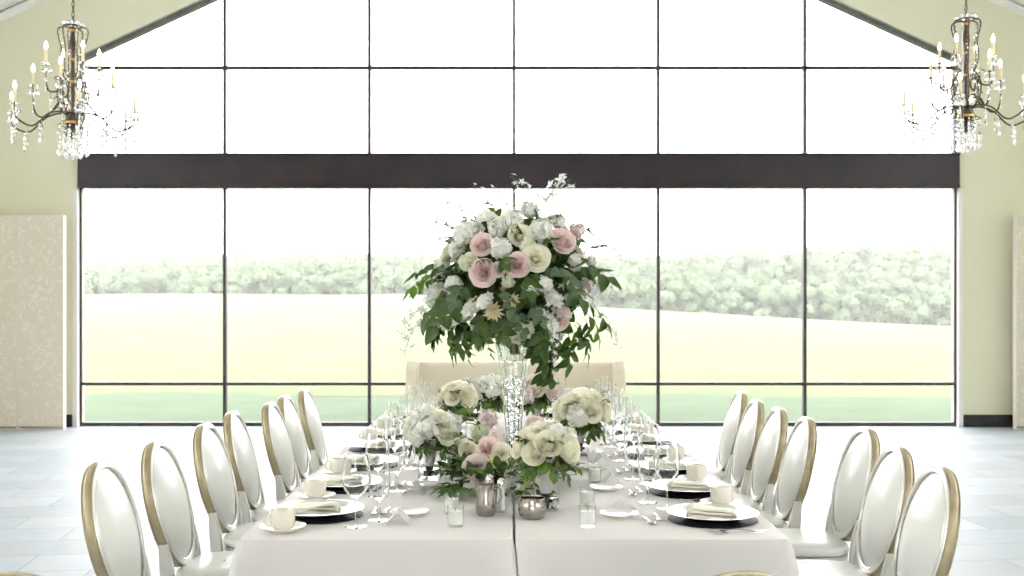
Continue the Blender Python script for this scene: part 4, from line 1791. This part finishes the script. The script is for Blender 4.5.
white_kinds = [('peony_white', .47), ('peony_white', .48), ('rose_white', .45), ('peony_white', .50), ('hyd_white', .42)]
bouquet(545, 447, 3.92, .114, (.114, 3.925), .135, 13, 0, 'cream rose bouquet nearest the camera, right of the table seam', 'glass cylinder vase holding the nearest cream bouquet', 3, white_kinds)
bouquet(432, 429, 4.56, .108, (-.352, 4.575), .135, 12, 0, 'cream and white bouquet leftmost on the table', 'glass cylinder vase holding the leftmost bouquet', 9, [('peony_white', .52), ('hyd_white', .55), ('rose_white', .5), ('hyd_white', .5)])
bouquet(581, 410, 5.30, .138, (.318, 5.31), .135, 18, 0, 'large cream bouquet rightmost on the table, before the settee', 'glass cylinder vase holding the rightmost bouquet', 14, [('peony_white', .44), ('rose_white', .44), ('peony_white', .46), ('hyd_white', .42)])
bouquet(458, 396, 5.90, .108, (-.300, 5.905), .135, 15, 0, 'cream bouquet further back, directly in front of the settee left half', 'glass cylinder vase holding the far left bouquet', 22, [('peony_white', .44), ('peony_white', .46), ('rose_white', .42)])
bouquet(536, 391, 6.40, .138, (.128, 6.41), .135, 18, 0, 'blush pink and white bouquet behind the crystal vase', 'glass cylinder vase holding the blush pink bouquet', 31, [('peony_pale', .42), ('rose_pale', .42), ('hyd_pink', .42), ('peony_white', .42), ('rose_pink', .36)])
bouquet(489, 392, 6.40, .110, (-.147, 6.41), .135, 10, 0, 'white bouquet touched with blush, left behind the crystal vase', 'glass cylinder vase holding the white and blush bouquet', 37, [('hyd_white', .5), ('rose_pale', .45), ('stock_w', 6), ('peony_white', .45)])

# ---- low ring of flowers around the vase foot
wr_ = empty('table_garland', (VX - .03, 4.55, TT))
org2 = Vector(wr_.location)
r = random.Random(19)
GA, GB = .210, .36


def ring_pt(a, q=1.0):
    return Vector((GA * q * math.cos(a), GB * q * math.sin(a), 0))


for i in range(58):
    a = 2 * PI * i / 58 + r.uniform(-.05, .05)
    p = ring_pt(a, r.uniform(.82, 1.1)) + Vector((0, 0, r.uniform(.03, .07)))
    dv = Vector((math.cos(a) * r.uniform(-.2, 1), math.sin(a) * r.uniform(-.2, 1), r.uniform(.35, .9)))
    key = r.choice(('short', 'short', 'shortb', 'shortg', 'olive', 'short', 'shortg'))
    flora(wr_, key, p, dv, r.uniform(.75, 1.05) * (.6 if key == 'olive' else 1), r, r.uniform(-.6, .6))


def GF(key, px_, py_, d, s, tilt=(0, -.9, .5)):
    p = P(px_, py_, d) - org2
    flora(wr_, key, p, Vector(tilt), s, r)


for key, x, y, d, s in (('rose_pink', 489, 449, 4.28, .050), ('rose_pale', 477, 467, 4.24, .056), ('rose_pale', 484, 480, 4.20, .050), ('rose_white', 501, 452, 4.26, .040), ('hyd_white', 515, 482, 4.20, .058), ('rose_white', 528, 489, 4.18, .045), ('hyd_green', 507, 470, 4.24, .045), ('stock_p', 496, 440, 4.4, .9), ('stock_w', 505, 488, 4.18, .8), ('mum', 494, 462, 4.24, .038), ('hyd_green', 480, 432, 4.75, .05), ('rose_pale', 497, 436, 4.5, .036),
                        ('rose_white', 468, 450, 4.5, .04), ('hyd_pink', 488, 420, 5.0, .05), ('hyd_white', 545, 440, 4.7, .05), ('rose_pale', 535, 425, 4.9, .045)):
    GF(key, x, y, d, s)
for i in range(16):
    a = r.uniform(-.3, PI + .3)
    key, s = r.choice((('rose_white', .042), ('hyd_white', .05), ('rose_pale', .045), ('hyd_green', .045), ('rose_pink', .04), ('stock_w', .8)))
    flora(wr_, key, ring_pt(a, r.uniform(.9, 1.05)) + Vector((0, 0, r.uniform(.07, .12))), Vector((math.cos(a) * .7, math.sin(a) * .7, .6)), s, r)
for x, y, d, key, s, dr in ((462, 485, 4.2, 'short', 1.1, (-.7, -.5, .35)), (455, 470, 4.3, 'short', 1.0, (-.9, -.3, .4)), (460, 495, 4.18, 'short', 1.0, (-.6, -.8, .4)), (470, 490, 4.15, 'shortg', 1.0, (-.2, -.9, .4)), (495, 497, 4.14, 'short', 1.0, (0, -1, .4)), (520, 500, 4.12, 'short', 1.0, (.2, -1, .4)), (535, 495, 4.15, 'short', .9, (.6, -.8, .4)), (480, 430, 4.5, 'short', 1.0, (-.4, -.2, 1)), (470, 440, 4.5, 'shortb', .9, (-.7, -.1, .7)), (478, 418, 4.9, 'shortb', .9, (-.5, 0, .9)), (500, 480, 4.2, 'olive', .5, (.2, -.9, .5)), (510, 460, 4.25, 'olive', .5, (.4, -.7, .6))):
    pt = P(x, y, d) - org2
    pt.z = max(pt.z, .03)
    flora(wr_, key, pt, Vector(dr), s, r)
mb = MB()
for i in range(420):
    a = r.uniform(0, 2 * PI)
    p = ring_pt(a, r.uniform(.7, 1.18)) + Vector((0, 0, r.uniform(.02, .11)))
    dv = Vector((math.cos(a) * r.uniform(-.3, 1), math.sin(a) * r.uniform(-.3, 1), r.uniform(.0, .7)))
    leaf(mb, leaf_frame(p, dv, (r.gauss(0, .4), r.gauss(0, .4), 1)), r.uniform(.04, .07), r.uniform(.02, .035), 0, r.uniform(0, .2), r.uniform(.1, .4), False, r)
mb.v = [(x, y, max(z, .004)) for x, y, z in mb.v]
mb.build('foliage', M['leaf'], wr_)
for o in wr_.children:                      # nothing may dip into the linen
    lo = min((o.matrix_basis @ v.co).z for v in o.data.vertices)
    if lo < .002:
        o.location.z += .002 - lo
tag(wr_, 'low garland of greenery, blush roses and white blooms around the vase foot', 'garland')


# ------------------------------------------------------------------ CHANDELIERS
def make_drop():
    mb = MB()
    mb.lathe([(0, 0), (.0045, -.004), (.0055, -.009), (.003, -.014), (0, -.016)], 6)
    mb.lathe([(0, -.017), (.004, -.026), (.0105, -.048), (.0095, -.056), (.004, -.064), (0, -.066)], 6)
    return mb


DROP = make_drop()


def make_chandelier():
    root = empty('chandelier')
    # z measured from the top of the frame (0) downwards; the whole body is about 1.1 m high
    mb = MB()
    col = [(0, -.045), (.030, -.045), (.034, -.06), (.024, -.075), (.020, -.10), (.026, -.14), (.030, -.20), (.026, -.26), (.018, -.30), (.016, -.36), (.020, -.40), (.024, -.44), (.018, -.48), (.015, -.54), (.020, -.58), (.017, -.62), (.022, -.66), (.016, -.70), (.020, -.74), (.026, -.78), (.022, -.82), (0, -.82)]
    mb.lathe(col[::-1], 16)
    colo = mb.build('turned_column', M['wood'], root, recalc=True)
    for z, rr_ in ((-.072, .034), (-.31, .026), (-.49, .025)):
        mb = MB()
        mb.lathe([(rr_ - .008, z - .010), (rr_, z - .005), (rr_, z + .005), (rr_ - .008, z + .010)], 16, closed=True)
        mb.build('gold_ring', M['gold'], colo, recalc=True)
    mb = MB()
    mb.lathe([(0, -.86), (.040, -.86), (.058, -.84), (.060, -.80), (.052, -.77), (.064, -.745), (.030, -.735), (0, -.735)], 24)
    mb.lathe([(0, -.96), (.012, -.955), (.030, -.93), (.044, -.89), (.040, -.862), (0, -.862)], 20)
    bw = mb.build('base_bowl', M['iron'], root, recalc=True)
    mb = MB()
    mb.lathe([(.056, -.836), (.0655, -.833), (.0655, -.818), (.056, -.815)], 24, closed=True)
    mb.build('gold_band', M['gold'], bw, recalc=True)
    # crown of crystal balls
    mb = MB()
    for k in range(12):
        a = 2 * PI * k / 12
        mb.ball((.068 * math.cos(a), .068 * math.sin(a), -.018), .019, 8, 6)
    mb.build('crystal_crown', M['crystal'], root, smooth=False)
    mb = MB()
    pts = [(.068 * math.cos(2 * PI * k / 24), .068 * math.sin(2 * PI * k / 24), -.036) for k in range(24)]
    mb.tube(pts, .006, 6, closed=True)
    for k in range(4):
        a = k * PI / 2
        mb.tube([(.02 * math.cos(a), .02 * math.sin(a), -.05), (.068 * math.cos(a), .068 * math.sin(a), -.036)], .004, 6)
    mb.build('crown_ring', M['iron'], root)
    # S-curved cage wires, upper bell and lower bulb
    cage = [(.060, -.040), (.105, -.05), (.118, -.085), (.108, -.14), (.092, -.20), (.090, -.25), (.098, -.30), (.100, -.36), (.088, -.42), (.062, -.46)]
    bulb = [(.060, -.46), (.095, -.50), (.118, -.56), (.120, -.62), (.105, -.69), (.075, -.74), (.05, -.765)]

    def smooth(pts, n=4):
        out = []
        P_ = [pts[0]] + pts + [pts[-1]]
        for i in range(1, len(P_) - 2):
            p0, p1, p2, p3 = [Vector(p) for p in P_[i - 1:i + 3]]
            for k in range(n):
                q = k / n
                out.append(.5 * ((2 * p1) + (p2 - p0) * q + (2 * p0 - 5 * p1 + 4 * p2 - p3) * q * q + (3 * p1 - p0 - 3 * p2 + p3) * q ** 3))
        out.append(Vector(pts[-1]))
        return out
    for k in range(6):
        a = 2 * PI * k / 6 + .26
        mb = MB()
        for prof in (cage, bulb):
            mb.tube([(p.x * math.cos(a), p.x * math.sin(a), p.y) for p in smooth([(x, y) for x, y in prof], 4)], .0055, 6)
        w = mb.build('cage_wire', M['iron'], root)
        mb = MB()
        for prof in (cage, bulb):
            for i, p in enumerate(smooth([(x, y) for x, y in prof], 3)):
                if i % 2:
                    mb.ball(((p.x - .013) * math.cos(a), (p.x - .013) * math.sin(a), p.y), .0085, 6, 4)
        mb.build('bead_string', M['crystal'], w, smooth=False)

    def strand(n):
        m = MB()
        for g in range(n):
            m.add(DROP.v, DROP.f, Matrix.Translation((0, 0, -.066 * g)))
        return m.mesh('crystal_drop', M['crystal'], False)
    drop1, drop2, drop3 = strand(1), strand(2), strand(3)
    # candle arms : (count, start angle, candle radius, candle base z, dip z, start z)
    def arm(a, rad, zb, dip, zs, big):
        c, s_ = math.cos(a), math.sin(a)
        pts2 = smooth([(.045, zs), (.11, zs + .018), (rad * .45, zs - .02), (rad * .70, zs - dip), (rad * .92, zs - dip * .8), (rad * 1.0, (zb + zs - dip) / 2), (rad, zb)], 5)
        mb = MB()
        mb.tube([(p.x * c, p.x * s_, p.y) for p in pts2], [.0075] * (len(pts2) - 8) + [.0055] * 8, 7)
        # scroll near the body
        sp = []
        for q in range(14):
            w = q / 13 * 4.4
            rr_ = .030 * (1 - q / 18)
            sp.append(((.12 + rr_ * math.cos(w)) * c, (.12 + rr_ * math.cos(w)) * s_, zs + .045 + rr_ * math.sin(w)))
        mb.tube(sp, .004, 5)
        ar = mb.build('candle_arm', M['iron'], root)
        at = Matrix.Translation((rad * c, rad * s_, zb))
        mb = MB()
        mb.lathe([(0, -.006), (.012, -.004), (.020, 0), (.034, .008), (.036, .012), (.020, .007), (.012, .006), (0, .006)], 14, at)
        mb.build('drip_pan', M['crystal'], ar, recalc=True)
        mb = MB()
        mb.lathe([(0, .005), (.0115, .005), (.0115, .118), (.010, .122), (0, .122)], 12, at)
        mb.build('candle_sleeve', M['sleeve'], ar, recalc=True)
        mb = MB()
        mb.lathe([(0, .122), (.007, .124), (.0135, .140), (.0135, .150), (.008, .168), (.003, .182), (0, .188)], 12, at)
        mb.build('flame_bulb', M['bulb'], ar, recalc=True)
        for k in range(5):
            w = 2 * PI * k / 5 + a
            put('crystal_drop', drop1, ar, at @ Matrix.Translation((.034 * math.cos(w), .034 * math.sin(w), .008)) @ Matrix.Scale(1.2, 4))
        for q in ((.40, .58, .78) if big else (.6,)):
            p = pts2[int(q * len(pts2))]
            put('crystal_strand', drop2, ar, Matrix.Translation((p.x * c, p.x * s_, p.y - .008)) @ Matrix.Scale(1.2, 4))
        put('crystal_strand', drop3, ar, at @ Matrix.Translation((0, 0, -.006)) @ Matrix.Scale(1.1, 4))
    for k in range(6):
        arm(R(60) * k, .515, -.750, .13, -.765, True)
    for k in range(4):
        arm(R(90) * k + R(8), .315, -.535, .10, -.68, False)
    for k in range(4):
        arm(R(90) * k + R(45), .215, -.375, .06, -.53, False)
    # hanging fringe under the bowl
    for k in range(14):
        a = 2 * PI * k / 14
        put('crystal_strand', drop3, root, Matrix.Translation((.115 * math.cos(a), .115 * math.sin(a), -.85)) @ Matrix.Scale(1.25, 4))
    for k in range(10):
        a = 2 * PI * k / 10 + .2
        put('crystal_strand', drop3, root, Matrix.Translation((.062 * math.cos(a), .062 * math.sin(a), -.875)) @ Matrix.Scale(1.25, 4))
    put('crystal_pendant', drop1, root, Matrix.Translation((0, 0, -.96)) @ Matrix.Scale(2.2, 4))
    mb = MB()
    for rr_, z in ((.115, -.848), (.062, -.873)):
        pts = [(rr_ * math.cos(2 * PI * k / 24), rr_ * math.sin(2 * PI * k / 24), z) for k in range(24)]
        mb.tube(pts, .004, 6, closed=True)
    for k in range(4):
        a = k * PI / 2
        mb.tube([(.05 * math.cos(a), .05 * math.sin(a), -.79), (.115 * math.cos(a), .115 * math.sin(a), -.848)], .003, 5)
    mb.build('fringe_ring', M['iron'], root)
    # chain of oval links up to the sloped ceiling
    mb = MB()
    L_ = CHAIN
    n = int(L_ / .042)
    for k in range(n):
        zc = .0 + .042 * k + .02
        pts = []
        for q in range(12):
            a = 2 * PI * q / 12
            x = .010 * math.cos(a)
            z = .026 * math.sin(a)
            pts.append((x, 0, zc + z) if k % 2 else (0, x, zc + z))
        mb.tube(pts, .0032, 5, closed=True)
    mb.tube([(.006, .004, -.05), (.008, -.003, L_ * .3), (-.004, .004, L_ * .6), (.004, 0, L_)], .0022, 5)
    mb.tube([(0, 0, -.06), (0, 0, .01)], .006, 6)
    mb.build('chain', M['iron'], root)
    mb = MB()
    mb.lathe([(0, L_ - .035), (.02, L_ - .035), (.055, L_ - .01), (.06, L_ + .03), (0, L_ + .03)], 20)
    mb.build('ceiling_canopy', M['iron'], root, recalc=True)
    return root


CHD = 9.0
ztop = H + (CY - 22) * CHD / F
CHAIN = roof(3.65) - ztop - .005
ch = Kind(make_chandelier())
ch.place((wx(73.0, CHD), CHD, ztop), R(-3), 'crystal candle chandelier hanging left of the gabled window', 'chandelier', 'crystal chandeliers')
ch.place((wx(966, CHD), CHD, ztop + .055), R(3), 'crystal candle chandelier hanging right of the gabled window', 'chandelier', 'crystal chandeliers')

# ------------------------------------------------------------------ LIGHT, WORLD, CAMERA
w = bpy.data.worlds.new('overcast')
sc.world = w
w.use_nodes = True
nt = w.node_tree
bg = nt.nodes['Background']
bg.inputs['Color'].default_value = (1.0, .968, .978, 1)
bg.inputs['Strength'].default_value = 4.2

cam = bpy.data.cameras.new('camera')
co = bpy.data.objects.new('camera', cam)
C.objects.link(co)
co.location = (0, 0, H)
co.rotation_euler = (R(90), 0, 0)
cam.sensor_width = 36
cam.lens = F / 1024 * 36
cam.shift_x = (512 - CX) / 1024
cam.shift_y = (CY - 288) / 1024
cam.clip_start = .05
cam.clip_end = 600
cam.dof.use_dof = True
cam.dof.focus_distance = 4.3
cam.dof.aperture_fstop = 5.0
sc.camera = co

vs = sc.view_settings
sc.display_settings.display_device = 'sRGB'
vs.view_transform = 'Standard'
vs.look = 'None'
vs.gamma = 1
vs.use_curve_mapping = False
vs.exposure = 1.12
cy = sc.cycles
cy.max_bounces = 24
cy.transmission_bounces = 20
cy.transparent_max_bounces = 24
cy.glossy_bounces = 6
cy.diffuse_bounces = 5
cy.caustics_reflective = False
cy.caustics_refractive = True
cy.sample_clamp_indirect = 6
cy.use_denoising = True
